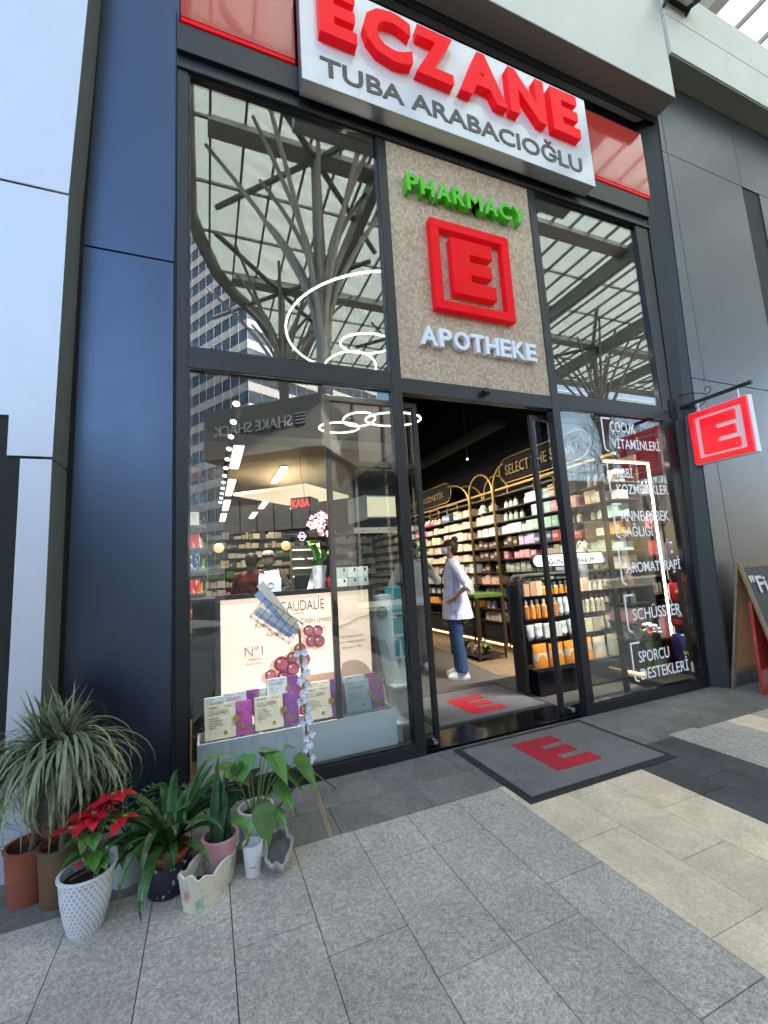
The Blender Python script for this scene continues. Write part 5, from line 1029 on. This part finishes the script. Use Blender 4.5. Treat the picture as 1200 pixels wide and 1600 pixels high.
def heart(mb, base, d, L_, wd, sag=.25, mi=0):
    d = Vector(d).normalized(); pts = [Vector(base) + d * L_ * q + Vector((0, 0, -sag * L_ * q * q)) for q in (-.12, 0, .12, .3, .5, .7, .86, 1)]
    mb.blade([clampy(p) for p in pts], [wd * .55, wd * .85, wd, wd * .98, wd * .78, wd * .48, wd * .22, .001], fold=.16, mi=mi)
mb = MB(); heart(mb, (.16, -.60, .43), (.55, -.3, -.15), .17, .07); heart(mb, (.12, -.64, .5), (1, -.1, .1), .12, .03); strap(mb, (.17, -.70, .18), -.6, .32, 1.1, 3.6, .03, n=10)
W(t, mb, 'drooping_leaves', 'leaf_mid')
# tall white pot with anthurium leaves
t = thing('potted_anthurium', 'heart leaved plant in a tall plain white pot, right of the tin', 'potted plant', (.335, -.60, 0)); pot(t, .048, .083, .21, 'pot_white', prof=[(.062, .06), (.078, .14)])
st = MB(); lf = MB()
for (x, y, z, dx, dy, dz, L_, wd) in ((.37, -.6, .475, 1, .1, -.15, .11, .035), (.42, -.62, .45, .4, -.6, -.7, .15, .05), (.30, -.60, .46, -.3, -.6, -.6, .12, .05), (.26, -.62, .44, -.8, -.3, -.6, .12, .04), (.55, -.60, .40, .5, -.4, -.75, .17, .062), (.47, -.6, .37, .6, -.4, -.6, .14, .045), (.36, -.68, .24, .1, -.5, -.9, .15, .06), (.44, -.62, .30, .5, -.5, -.7, .14, .05), (.24, -.6, .30, -.7, -.5, -.5, .13, .05), (.40, -.5, .42, .3, .6, -.5, .12, .05), (.20, -.55, .40, -.8, .1, -.3, .14, .055), (.43, -.68, .21, .4, -.4, -.8, .10, .03), (.50, -.55, .45, .8, .1, -.2, .07, .03), (.32, -.52, .36, .1, .5, -.3, .12, .05)):
    st.tube([(.335 + (x - .335) * .15, -.60 + (y + .6) * .15, .18), (.335 + (x - .335) * .5, -.60 + (y + .6) * .5, .18 + (z - .18) * .6), clampy((x, y, z))], [.004, .003, .0025], 6)
    heart(lf, (x, y, z), (dx, dy, dz), L_, wd, .15)
W(t, st, 'stem', 'leaf_yellow', True); W(t, lf, 'leaves', 'leaf_mid')
mb = MB(); heart(mb, (.29, -.62, .43), (.2, -.4, -.9), .07, .02); W(t, mb, 'wilted_leaf', 'bark')
# cup and stone bowl
t = thing('plastic_cup', 'small empty white cup with faint red print beside the tall white pot', 'cup', (.305, -.745, 0))
mb = MB(); mb.lathe([(.03, 0), (.034, .001), (.047, .135), (.043, .135), (.032, .008), (.005, .008)], 24); mb.build('cup_body', 'pot_white', t, True)
mb = MB(); v, f = text('nescafe', .03, .008, .001); v = [(p[0] - .02, -math.sqrt(.0388 ** 2 - (p[0] - .02) ** 2) - p[2], p[1] + .045) for p in v]; mb.add(v, f); mb.build('printed_mark', 'red_acrylic', t)
t = thing('stone_bowl', 'rough oval stone bowl lying tilted right of the cup', 'bowl', (.425, -.735, .0))
mb = MB(); n = 30; v = []; f = []
prof = [(.3, .0), (.75, .004), (1.0, .045), (1.08, .075), (.98, .088), (.86, .07), (.72, .03), (.3, .018)]
M_ = T(0, 0, .012) @ Matrix.Rotation(R(-12), 4, 'Z') @ Matrix.Rotation(R(22), 4, 'X')
for l, (r, z) in enumerate(prof):
    for k in range(n):
        q = 2 * PI * k / n; ru = 1 + (.07 * math.sin(5 * q + 1) + .05 * math.sin(9 * q)) * (1 if 1 <= l <= 5 else 0); v.append(M_ @ Vector((.06 * r * ru * math.cos(q), .095 * r * ru * math.sin(q), z + (.008 * math.sin(7 * q) if 2 < l < 6 else 0) + .022)))
for l in range(len(prof) - 1):
    for k in range(n): f.append((l * n + k, l * n + (k + 1) % n, (l + 1) * n + (k + 1) % n, (l + 1) * n + k))
f += [tuple(range(n))[::-1], tuple(range((len(prof) - 1) * n, len(prof) * n))]; mb.add(v, f, [1 if i >= 5 * n and i < 7 * n or i == len(f) - 1 else 0 for i in range(len(f))]); mb.build('bowl_body', ['stone_shell', 'stone_inside'], t, True)

# ---------------------------------------------------------------- gold stand with wire basket
t = thing('leaflet_stand', 'slim brass tripod stand with wire leaflet basket in front of the window', 'stand', (.64, -.42, 0))
J = Vector((.645, -.42, .27)); TP = Vector((.615, -.42, 1.03))
mb = MB(); mb.tube([J, TP], [.0085, .0085], 10); W(t, mb, 'pole', 'brass_pole', True)
for e in ((.70, -.655, .004), (.86, -.16, .004), (.44, -.30, .004)):
    mb = MB(); e = Vector(e); sd = Vector((0, 0, 1)).cross(e - J).normalized() * .012; mb.tube([J + sd * .6, e + sd * .4, e - sd * .4, J - sd * .6 - Vector((0, 0, .02))], .0035, 6); W(t, mb, 'leg', 'brass_pole', True)
# basket in a frame leaning up-left
O = Vector((.565, -.40, .985)); U = Vector((-.78, -.0, .62)).normalized(); V_ = Vector((.60, -.12, .80)).normalized(); V_ = (V_ - U * V_.dot(U)).normalized(); N_ = U.cross(V_).normalized()
if N_.y > 0: N_ = -N_
def bp(u, v, n): return O + U * u + V_ * v + N_ * n
mb = MB(); LU, LV, LN = .27, .13, .06
for nn in (0, LN):
    for k in range(7): u = LU * k / 6; mb.tube([bp(u, -.02, nn), bp(u, LV - .02, nn)], .0016, 5)
    for k in range(4): vv = LV * k / 3 - .02; mb.tube([bp(0, vv, nn), bp(LU, vv, nn)], .0016, 5)
for k in range(7):
    u = LU * k / 6; mb.tube([bp(u, -.02, 0), bp(u, -.02, LN)], .0016, 5)
    if k in (0, 6): mb.tube([bp(u, LV - .02, 0), bp(u, LV - .02, LN)], .0016, 5)
W(t, mb, 'wire_basket', 'black_matte', True)
for i, (u0, L_, v0, rot, m_, lab) in enumerate(((.01, .25, .0, .0, 'blue_leaflet', 'blue leaflet bundle lying lowest in the wire basket'), (.02, .24, .018, .03, 'paper', 'white leaflet in the middle of the wire basket'), (.0, .33, .035, -.16, 'blue_leaflet', 'long blue leaflet sticking out of the top of the wire basket'), (.02, .34, .05, -.26, 'pack_cream', 'cream folded leaflet leaning beside the long blue one'))):
    d = U * math.cos(rot) - V_ * math.sin(rot); dv = V_ * math.cos(rot) + U * math.sin(rot); b = bp(u0, v0, .006 + .012 * i); c = []
    for q in (0, .007):
        for a_, b_ in ((0, 0), (L_, 0), (L_, .045), (0, .045)): c.append(b + d * a_ + dv * b_ + N_ * q)
    mb = MB(); mb.hexa(c); tag(mb.build('leaflet', m_, loc=tuple(b)), lab, 'leaflet', 'leaflets in the wire basket')
t = thing('flower_garland', 'white artificial flower garland twisted round the brass pole', 'garland', (.64, -.42, .3))
pts = [J + (TP - J) * (.05 + .80 * k / 70) + Vector((.016 * math.cos(k * .42), .016 * math.sin(k * .42), 0)) for k in range(71)]
mb = MB(); mb.tube(pts, .002, 5); W(t, mb, 'vine', 'leaf_yellow')
mb = MB()
for k in range(0, 71, 2):
    if k % 9 == 4: continue
    c = pts[k] + Vector((rnd.uniform(-.022, .022), rnd.uniform(-.03, .005), rnd.uniform(-.01, .01))); a0 = rnd.uniform(0, 2 * PI)
    for j in range(5):
        a = a0 + 2 * PI * j / 5; d = Vector((math.cos(a), -.35, math.sin(a))).normalized(); l = rnd.uniform(.017, .026); mb.blade([c, c + d * l * .5, c + d * l * .85, c + d * l], [.003, l * .38, l * .34, .001], side=d.cross(Vector((0, 1, 0))), fold=.2)
W(t, mb, 'petals', 'petal_white')

# ---------------------------------------------------------------- A-board
t = thing('chalkboard_sign', 'wooden framed chalkboard A-board standing against the right wall', 'A-board', (5.15, -.4, 0))
def leaf(p0, p1, wd, fr, bd, name, back):   # p0 apex (y,z), p1 foot (y,z) with x range 4.87..
    x0, x1 = 4.87, 4.87 + wd; ya, za = p0; yb, zb = p1; d = Vector((0, yb - ya, zb - za)); L_ = d.length; d.normalize(); nrm = Vector((0, -d.z, d.y)) * (1 if not back else -1)
    def pt(x, s, o): return Vector((x, ya, za)) + d * s + nrm * o
    def slabm(mb, xa, xb, s0, s1, o0, o1, mi=0): mb.hexa([pt(xa, s1, o0), pt(xb, s1, o0), pt(xb, s1, o1), pt(xa, s1, o1), pt(xa, s0, o0), pt(xb, s0, o0), pt(xb, s0, o1), pt(xa, s0, o1)], mi)
    for xa, xb in ((x0, x0 + .045), (x1 - .045, x1)): mb = MB(); slabm(mb, xa, xb, 0, L_, 0, .022); W(t, mb, 'leg', fr, bevel=.003)
    mb = MB(); slabm(mb, x0 + .045, x1 - .045, 0, .05, .001, .021); W(t, mb, 'cross_rail', fr); mb = MB(); slabm(mb, x0 + .045, x1 - .045, L_ - .2, L_ - .15, .001, .021); W(t, mb, 'cross_rail', fr)
    mb = MB(); slabm(mb, x0 + .04, x1 - .04, .045, L_ - .17, .005, .012); W(t, mb, name, bd); return pt, d, nrm
leaf((-.37, 1.22), (-.15, 0), .62, 'chalk_frame', 'hardboard', 'back_board', True)
pt_, d_, n_ = leaf((-.40, 1.22), (-.66, 0), .62, 'chalk_frame', 'chalkboard', 'chalk_board', False)
M_ = Matrix((( 1, 0, 0, 0), (0, 0, 0, 0), (0, 0, 0, 0), (0, 0, 0, 1)))
up = -d_; ln = Vector((1, 0, 0)).cross(up); M_ = Matrix(((1, up.x, ln.x, 0), (0, up.y, ln.y, 0), (0, up.z, ln.z, 0), (0, 0, 0, 1)))
if ln.y > 0: pass
o1 = pt_(4.93, .30, .0125 if n_.y < 0 else -.001); mb = MB(); mb.add(*text('"Fi', .24, .17, .002, .02), 0, T(*o1) @ M_); W(t, mb, 'chalk_lettering', 'chalk')
t = thing('red_board', 'red moulded plastic board with arched foot standing inside the A-board', 'board', (5.1, -.42, 0))
mb = MB(); mb.prism([(0, 0), (.07, 0), (.1, .04), (.3, .04), (.33, 0), (.40, 0), (.40, .2), (.38, .85), (.03, .85), (.0, .2)], 0, .03, T(4.88, -.40, 0) @ FAC); mb.m = mb.m; W(t, mb, 'board_body', 'red_panel', bevel=.006)

# ---------------------------------------------------------------- people
def skin_mesh(nodes, links, name, material, parent, sub=2):
    me = bpy.data.meshes.new(name); idx = {k: i for i, k in enumerate(nodes)}
    me.from_pydata([n[0] for n in nodes.values()], [(idx[a], idx[b]) for a, b in links], [])
    o = bpy.data.objects.new(name, me); COL.objects.link(o); m1 = o.modifiers.new('skin', 'SKIN'); m1.use_smooth_shade = True
    sv = me.skin_vertices[0].data
    for k, i in idx.items():
        r = nodes[k][1]; sv[i].radius = r if isinstance(r, tuple) else (r, r); sv[i].use_root = (i == 0)
    m2 = o.modifiers.new('sub', 'SUBSURF'); m2.levels = sub; m2.render_levels = sub
    dg = bpy.context.evaluated_depsgraph_get(); me2 = bpy.data.meshes.new_from_object(o.evaluated_get(dg)); bpy.data.objects.remove(o)
    me2.materials.clear(); me2.materials.append(MT(material)); me2.polygons.foreach_set('use_smooth', [True] * len(me2.polygons))
    o = bpy.data.objects.new(name, me2); COL.objects.link(o); o.parent = parent; return o
def person(lab, loc, rz, S_, top, pants, hair, shoes, el, wl, er, wr, mask=True, coat=False, bun=False, cap=None, lean=0, detail=True):
    t = thing('person', lab, 'person', loc, rz); t.scale = (S_, S_, S_)
    lx = lean
    N = {'pelvis': ((0, 0, .93), (.11, .14)), 'spine': ((lx * .4, 0, 1.1), (.095, .125)), 'chest': ((lx * .8, 0, 1.28), (.105, .15)), 'up': ((lx, 0, 1.40), (.07, .10)), 'neck': ((lx + .01, 0, 1.475), .05), 'jaw': ((lx + .03, 0, 1.545), (.06, .055)), 'skull': ((lx + .02, 0, 1.62), (.088, .072)), 'crown': ((lx + .0, 0, 1.68), (.06, .055))}
    Lk = [('pelvis', 'spine'), ('spine', 'chest'), ('chest', 'up'), ('up', 'neck'), ('neck', 'jaw'), ('jaw', 'skull'), ('skull', 'crown')]
    for s, sg_, e, w_ in (('l', 1, el, wl), ('r', -1, er, wr)):
        N[s + 'sh'] = ((lx, sg_ * .17, 1.39), .052); N[s + 'el'] = (e, .036); N[s + 'wr'] = (w_, .024); Lk += [('up', s + 'sh'), (s + 'sh', s + 'el'), (s + 'el', s + 'wr')]
        d = (Vector(w_) - Vector(e)).normalized(); sd = d.cross(Vector((0, 0, 1))).normalized() if abs(d.z) < .95 else Vector((1, 0, 0)); up_ = sd.cross(d)
        N[s + 'pa'] = (tuple(Vector(w_) + d * .055), (.030, .018)); Lk.append((s + 'wr', s + 'pa'))
        if detail:
            for k in range(4):
                o_ = up_ * (.024 - .016 * k); b_ = Vector(w_) + d * .085 + o_; N[f'{s}f{k}a'] = (tuple(b_), .0095); N[f'{s}f{k}b'] = (tuple(b_ + d * (.035 - .004 * abs(k - 1)) - sd * .008), .0085); N[f'{s}f{k}c'] = (tuple(b_ + d * (.058 - .006 * abs(k - 1)) - sd * .024), .007); Lk += [(s + 'pa', f'{s}f{k}a'), (f'{s}f{k}a', f'{s}f{k}b'), (f'{s}f{k}b', f'{s}f{k}c')]
            b_ = Vector(w_) + d * .03 + up_ * .035; N[s + 'ta'] = (tuple(b_), .011); N[s + 'tb'] = (tuple(b_ + d * .035 + up_ * .02), .009); Lk += [(s + 'pa', s + 'ta'), (s + 'ta', s + 'tb')]
        N[s + 'hip'] = ((0, sg_ * .085, .88), .095); N[s + 'kn'] = ((.02, sg_ * .09, .49), .058); N[s + 'an'] = ((-.02, sg_ * .10, .10), .036); N[s + 'toe'] = ((.11, sg_ * .105, .04), (.03, .022)); Lk += [('pelvis', s + 'hip'), (s + 'hip', s + 'kn'), (s + 'kn', s + 'an'), (s + 'an', s + 'toe')]
    skin_mesh(N, Lk, 'body', 'skin', t)
    h = Vector((lx + .018, 0, 1.615))
    mb = MB()   # hair cap: covers back and top, leaves the face
    for a_, b_, rx, ry, zz in ((-.035, .0, .092, .086, .0),):
        mb.loft([((h.x - .045, 0, h.z - .075), .045, .062), ((h.x - .042, 0, h.z - .03), .068, .080), ((h.x - .028, 0, h.z + .02), .088, .085), ((h.x - .012, 0, h.z + .06), .092, .080), ((h.x - .008, 0, h.z + .092), .066, .058), ((h.x - .008, 0, h.z + .105), .03, .026)], 18)
    if bun: mb.sphere((h.x - .075, 0, h.z + .10), .046, 14)
    mb.build('hair', hair, t, True)
    if cap: mb = MB(); mb.loft([((h.x, 0, h.z + .045), .098, .088), ((h.x, 0, h.z + .08), .092, .082), ((h.x - .01, 0, h.z + .108), .06, .055), ((h.x - .01, 0, h.z + .115), .01, .01)], 18); mb.prism([(h.x + .05, -.06), (h.x + .16, -.045), (h.x + .175, 0), (h.x + .16, .045), (h.x + .05, .06)], h.z + .045, h.z + .053); mb.build('cap', cap, t, True)
    for s in (-1, 1):
        mb = MB(); mb.sphere((h.x - .0, s * .078, h.z - .01), .022, 10, 0, (.7, .35, 1.2)); mb.build('ear', 'skin', t, True)
        mb = MB(); mb.sphere((h.x + .078, s * .03, h.z + .012), .010, 8, 0, (.5, 1, .6)); mb.build('eye', 'hair_black', t, True)
    mb = MB(); mb.loft([((h.x + .083, 0, h.z + .02), .008, .008), ((h.x + .098, 0, h.z - .012), .014, .014), ((h.x + .088, 0, h.z - .028), .012, .016)], 10); mb.build('nose', 'skin', t, True)
    if mask:
        mb = MB(); mb.loft([((h.x + .045, 0, h.z - .085), .04, .035), ((h.x + .058, 0, h.z - .06), .05, .058), ((h.x + .06, 0, h.z - .025), .053, .068), ((h.x + .062, 0, h.z - .0), .042, .055)], 16); mb.tube([(h.x + .06, .062, h.z - .02), (h.x, .082, h.z - .0)], .002, 4).tube([(h.x + .06, .062, h.z - .05), (h.x - .0, .08, h.z - .03)], .002, 4); mb.build('face_mask', 'mask_white', t, True)
    # clothes
    hem = .72 if coat else .86; fl = .05 if coat else .0
    rings = [((-.02 if coat else 0, 0, hem), .15 + fl, .19 + fl * .3), ((-.01, 0, .95), .145 + fl * .4, .19), ((lx * .5 - .0, 0, 1.12), .128, .172), ((lx * .8, 0, 1.27), .132, .185), ((lx, 0, 1.36), .112, .205), ((lx, 0, 1.42), .082, .15), ((lx, 0, 1.455), .062, .075), ((lx + .005, 0, 1.475), .057, .06)]
    mb = MB(); mb.loft(rings, 28); o = mb.build('coat' if coat else 'shirt', top, t, True)
    if coat:
        mb = MB()
        for s in (-1, 1): mb.tube([(lx + .06, s * .055, 1.47), (lx + .105, s * .06, 1.37), (lx + .15, s * .03, 1.22), (.165, s * .02, 1.0), (.195, s * .015, .73)], .004, 5)
        mb.tube([(lx * .6, .165, 1.33), (.02, .195, 1.1), (.02, .203, .73)], .0035, 5).tube([(-.05, .199, .93), (.07, .197, .93)], .004, 5); mb.build('piping', 'navy', t, True)
        mb = MB(); mb.prism([(-.05, 0), (.05, 0), (.055, .1), (-.055, .1)], 0, .006, T(.02, .2, .83) @ FAC @ Matrix.Rotation(PI, 4, 'Y')); mb.build('pocket', top, t)
    for s, sg_, e, w_ in (('l', 1, el, wl), ('r', -1, er, wr)):
        S0 = Vector((lx, sg_ * .16, 1.39)); E_ = Vector(e); W_ = Vector(w_); c0 = E_ + (W_ - E_) * (.12 if coat else .86)
        mb = MB(); mb.tube([S0 + Vector((0, -sg_ * .06, .02)), S0, S0 + (E_ - S0) * .5, E_ + (S0 - E_) * .08, c0], [.07, .078, .066, .062, .058 if coat else .042], 14); mb.build('sleeve', top, t, True)
        if coat: mb = MB(); mb.tube([E_ + (W_ - E_) * .02, c0 + (W_ - E_) * .04], [.066, .064], 14); mb.build('cuff', 'shirt_white', t, True)
        mb = MB(); mb.tube([(0, sg_ * .06, .96), (.0, sg_ * .088, .86), (.015, sg_ * .09, .66), (.022, sg_ * .09, .49), (-.005, sg_ * .098, .28), (-.012, sg_ * .10, .085)], [.115, .112, .09, .078, .074, .078], 16); mb.build('trouser_leg', pants, t, True)
        mb = MB(); y_ = sg_ * .10; mb.loft([((.035, y_, .0), .135, .046), ((.035, y_, .03), .14, .05)], 18, 1).loft([((.035, y_, .03), .135, .047), ((.03, y_, .06), .12, .045), ((-.01, y_, .09), .08, .042), ((-.02, y_, .11), .06, .04)], 18, 0); mb.build('shoe', [shoes, 'shoe_white'], t, True)
    return t
person('woman in a white lab coat and blue jeans, hand on hip, in the doorway', (3.0, 1.80, 0), math.atan2(.42, -.91), .985, 'coat_white', 'denim', 'hair_brown', 'shoe_white', (-.14, .30, 1.13), (.04, .215, .985), (-.12, -.28, 1.14), (.06, -.2, 1.0), True, True, True)
person('person in a loose white shirt and taupe trousers behind the left door leaf', (2.78, 2.48, 0), R(-108), 1.0, 'shirt_white', 'taupe', 'hair_brown', 'shoe_white', (.04, .33, 1.15), (.17, .2, 1.36), (.0, -.33, 1.12), (.14, -.22, .92), False, detail=False)
person('person in a red and black plaid shirt seen from behind at the counter', (.66, 3.0, 0), R(70), .98, 'plaid', 'navy', 'hair_black', 'cloth_black', (.1, .28, 1.15), (.3, .2, 1.1), (.1, -.28, 1.15), (.3, -.2, 1.1), False, detail=False)
person('person with a pale cap, mask and grey jacket beyond the plaid shirt', (.92, 3.35, 0), R(-110), 1.0, 'taupe', 'navy', 'hair_black', 'cloth_black', (.05, .28, 1.15), (.25, .15, 1.1), (.05, -.28, 1.15), (.25, -.2, 1.1), True, cap='paper', detail=False)
person('person dressed in black with a white mask, facing left at the counter', (2.15, 3.05, 0), R(165), 1.02, 'cloth_black', 'cloth_black', 'hair_black', 'cloth_black', (.1, .28, 1.15), (.3, .2, 1.15), (.1, -.28, 1.15), (.3, -.2, 1.15), True, detail=False)

# ---------------------------------------------------------------- the mall opposite (seen in the glass)
H = 20
t = thing('glass_canopy', 'huge steel and glass canopy reflected in the upper windows', 'canopy', (10, -12, H))
edge = [(-.55, 8), (-.55, -18.6), (-.1, -20.3), (.7, -22.6), (1.9, -24.6), (3.4, -26.3), (5.0, -29.5), (7, -32), (11.2, -34.4), (18, -33.6), (26, -30.6), (33.6, -29.6), (62, -29.7)]
poly = edge + [(62, 8)]
mb = MB(); mb.prism(poly, H, H + .03); W(t, mb, 'glass_roof', 'canopy_glass')
mb = MB(); mb.tube([(x, y, H - .25) for x, y in edge], .38, 8, 0, flat=.35); W(t, mb, 'edge_beam', 'gutter', True)
def yend(x):
    for (a, b), (c, d) in zip(edge[1:], edge[2:]):
        if a <= x <= c: return b + (d - b) * (x - a) / (c - a + 1e-9)
    return -29.7
bars = MB(); x = .3
while x < 60: bars.box(x - .05, x + .05, yend(x) + .2, 7.9, H - .16, H - .001); x += 1.35
y = -32
while y < 8:
    x0 = min([q for q in [i * .5 for i in range(-1, 60)] if yend(max(q, -.54)) < y] or [12]); bars.box(max(x0, -.5), 61, y - .05, y + .05, H - .13, H - .002); y += 3.1
W(t, bars, 'glazing_bars', 'steel_grey')
for xm in (7.5, 15.6, 23.8, 32, 40.2, 48.4): mb = MB(); mb.box(xm - .22, xm + .22, yend(xm) + .3, 7.8, H - 1.1, H - .17); W(t, mb, 'main_beam', 'steel_grey')
for ym in (-3.8, -13.5, -23): mb = MB(); mb.box(.2 if ym > -20 else 1.6, 60, ym - .4, ym + .4, H - .45, H - .18); W(t, mb, 'gutter_beam', 'gutter')
cols = [(4.64, -13.5, 13.2, 'nearest branching steel tree column, over the left shop roof opposite'), (4.64, -23.3, 15.0, 'branching steel tree column further back on the left'), (31.5, -23, 13, 'branching steel tree column reflected in the right upper window'), (47.5, -23, 13, 'farthest branching steel tree column to the right'), (16, -24, 14, 'branching steel tree column in the middle of the plaza'), (16, -10, 14.5, 'branching steel tree column near the right side of the entrance')]
for x, y, zb, lab in cols[:5]:
    c = thing('tree_column', lab, 'column', (x, y, 0), 0, 'branching steel tree columns')
    mb = MB(); mb.tube([(x, y, 0), (x, y, zb), (x, y, H - .2)], [.36, .29, .2], 16); W(c, mb, 'trunk', 'steel_grey', True)
    for k in range(12):
        a = 2 * PI * k / 12 + .2; r = (4.6, 2.9)[k % 2]; z0 = zb + (.3, 2.2)[k % 2] - 1.2; mb = MB()
        pts = [(x + .2 * math.cos(a), y + .2 * math.sin(a), z0 - 1.2), (x + .34 * math.cos(a), y + .34 * math.sin(a), z0)] + [(x + math.cos(a) * (.34 + (r - .34) * q ** 1.35), y + math.sin(a) * (.34 + (r - .34) * q ** 1.35), z0 + (H - .3 - z0) * q) for q in (.2, .4, .6, .8, 1)]
        if pts[-1][0] < 0: continue
        mb.tube(pts, [.13, .13, .12, .11, .10, .09, .08], 8); W(c, mb, 'branch', 'steel_grey', True)
    for k in range(4):
        a = PI / 4 + k * PI / 2; mb = MB(); e = (x + 6.4 * math.cos(a), y + 6.4 * math.sin(a), H - .4)
        if e[0] < .3: e = (.6, y + (e[1] - y) * (x - .6) / (x - e[0]), e[2])
        mb.tube([(x, y, H - .4), e], .14, 8); W(c, mb, 'roof_strut', 'steel_grey', True)
# tower
t = thing('office_tower', 'tall banded glass office tower reflected behind the canopy', 'building', (15, -65, 0))
quad = [(5.6, -58), (-3.2, -72), (14, -90), (30, -70)]
def qin(s): cxq = sum(q[0] for q in quad) / 4; cyq = sum(q[1] for q in quad) / 4; return [(cxq + (x - cxq) * s, cyq + (y - cyq) * s) for x, y in quad]
mb = MB(); mb.prism(qin(.992), 0, 118); W(t, mb, 'glass_core', 'tower_glass')
for k in range(36): mb = MB(); mb.prism(quad, 3.2 * k + 2.2, 3.2 * k + 3.5); W(t, mb, 'floor_band', 'tower_band')
mb = MB()
for (a, b) in zip(quad, quad[1:] + quad[:1]):
    L_ = math.dist(a, b); m_ = int(L_ / 2)
    for k in range(m_): px_ = a[0] + (b[0] - a[0]) * k / m_; py_ = a[1] + (b[1] - a[1]) * k / m_; mb.box(px_ - .03, px_ + .03, py_ - .03, py_ + .03, 0, 117)
W(t, mb, 'mullions', 'steel_grey')
# pale kiosk building with lettering
t = thing('burger_restaurant', 'pale grey building with steel SHAKE SHACK lettering reflected in the left window', 'building', (3, -12, 0))
A, B_ = Vector((3.45, -9.75)), Vector((.03, -12.4)); dr = (B_ - A).normalized(); nr = Vector((dr.y, -dr.x)); nr = nr if nr.y > 0 else -nr
def kb(mb, s0, s1, o0, o1, z0, z1, mi=0): c = [A + dr * s + nr * o for s, o in ((s0, o0), (s1, o0), (s1, o1), (s0, o1))]; mb.hexa([(p.x, p.y, z0) for p in c] + [(p.x, p.y, z1) for p in c], mi)
L_ = (B_ - A).length
mb = MB(); kb(mb, 0, L_, -6, 0, 5.35, 7.05); W(t, mb, 'fascia', 'kiosk_grey')
mb = MB(); kb(mb, .25, L_ - .1, -6, -.9, 0, 5.35); W(t, mb, 'lower_wall', 'kiosk_dark')
for k in range(6): mb = MB(); kb(mb, .3 + k * .66, .9 + k * .66, -.9, -.86, 2.9, 5.2); W(t, mb, 'wall_panel', 'kiosk_grey')
for k in range(3): mb = MB(); kb(mb, .3 + k * 1.33, 1.5 + k * 1.33, -.9, -.85, .1, 2.7); W(t, mb, 'window', 'dark_glass')
Ms = Matrix(((dr.x, 0, nr.x, A.x + dr.x * 1.0), (dr.y, 0, nr.y, A.y + dr.y * 1.0), (0, 1, 0, 6.1), (0, 0, 0, 1)))
mb = MB(); mb.add(*text('SHAKE SHACK', 2.9, .36, .05, .0), 0, Ms @ T(0, 0, .02)); W(t, mb, 'lettering', 'white_paint')
mb = MB()
for k in range(4): mb.box(-.5, -.14, .02 + .11 * k, .07 + .11 * k, .02, .06, 0, Ms)
W(t, mb, 'burger_logo', 'metal_silver')
t = thing('glass_pavilion', 'dark glass block beside the pale restaurant, reflected by the doorway', 'building', (7, -15, 0)); mb = MB(); mb.box(4.2, 10.5, -20, -12.6, 0, 8.2); W(t, mb, 'glass_body', 'dark_glass')
for z in (0.0, 2.8, 5.4, 8.0): mb = MB(); mb.box(4.15, 10.55, -12.62, -12.5, z, z + .22); W(t, mb, 'floor_edge', 'kiosk_grey')
for k in range(6): mb = MB(); mb.box(4.15 + k * 1.25, 4.25 + k * 1.25, -12.64, -12.52, .25, 8.0); W(t, mb, 'mullion', 'kiosk_dark')
t = thing('mall_block', 'low pale block with a railed terrace reflected in the lower right window', 'building', (20, -18, 0)); mb = MB(); mb.box(12.5, 44, -26, -15, 0, 5.7); W(t, mb, 'wall', 'kiosk_grey')
for k in range(9): mb = MB(); mb.box(13 + k * 3.2, 15.6 + k * 3.2, -15.01, -14.95, .2, 3.4); W(t, mb, 'window', 'dark_glass')
mb = MB()
for k in range(64): mb.box(12.6 + k * .5, 12.63 + k * .5, -15.1, -15.07, 5.7, 6.8)
mb.box(12.5, 44, -15.12, -15.06, 6.8, 6.85).box(12.5, 44, -15.12, -15.06, 6.2, 6.23); W(t, mb, 'railing', 'steel_grey')
t = thing('dark_block', 'dark low mall wing across the plaza, left of the pale restaurant', 'building', (-15, -22, 0)); mb = MB(); mb.box(-40, -2.5, -30, -17, 0, 6.5); W(t, mb, 'wall', 'kiosk_dark')
for k in range(9): mb = MB(); mb.box(-6 - k * 3.6, -3 - k * 3.6, -17.0, -16.92, .2, 5.6); W(t, mb, 'window', 'dark_glass')
def bare_tree(x, y, h, lab, seed):
    q = random.Random(seed); t = thing('bare_tree', lab, 'tree', (x, y, 0), 0, 'bare street trees'); tr = MB(); cr = MB()
    tr.tube([(x, y, 0), (x + .05, y, h * .2), (x, y + .03, h * .42)], [.1, .08, .06], 8)
    def rec(p, d, l, r, dep):
        e = p + d * l; m_ = (p + e) / 2 + Vector((q.uniform(-.05, .05) * l, q.uniform(-.05, .05) * l, 0)); cr.tube([p, m_, e], [r, r * .85, r * .7], 5)
        if dep:
            for k in range(3): rec(e, (d + Vector((q.uniform(-.6, .6), q.uniform(-.6, .6), q.uniform(-.1, .5)))).normalized(), l * q.uniform(.62, .85), r * .62, dep - 1)
    for k in range(5): rec(Vector((x, y, h * (.3 + .03 * k))), Vector((math.cos(k * 1.3), math.sin(k * 1.3), 1.5)).normalized(), h * .2, .035, 4)
    W(t, tr, 'trunk', 'bark', True); W(t, cr, 'crown', 'bark', True)
bare_tree(18.6, -10.5, 8.5, 'bare street tree reflected in the right window, nearer one', 3); bare_tree(15.5, -12.5, 7.5, 'bare street tree reflected left of the nearer one', 5); bare_tree(21.5, -12, 8, 'bare street tree at the right of the three reflected ones', 9)
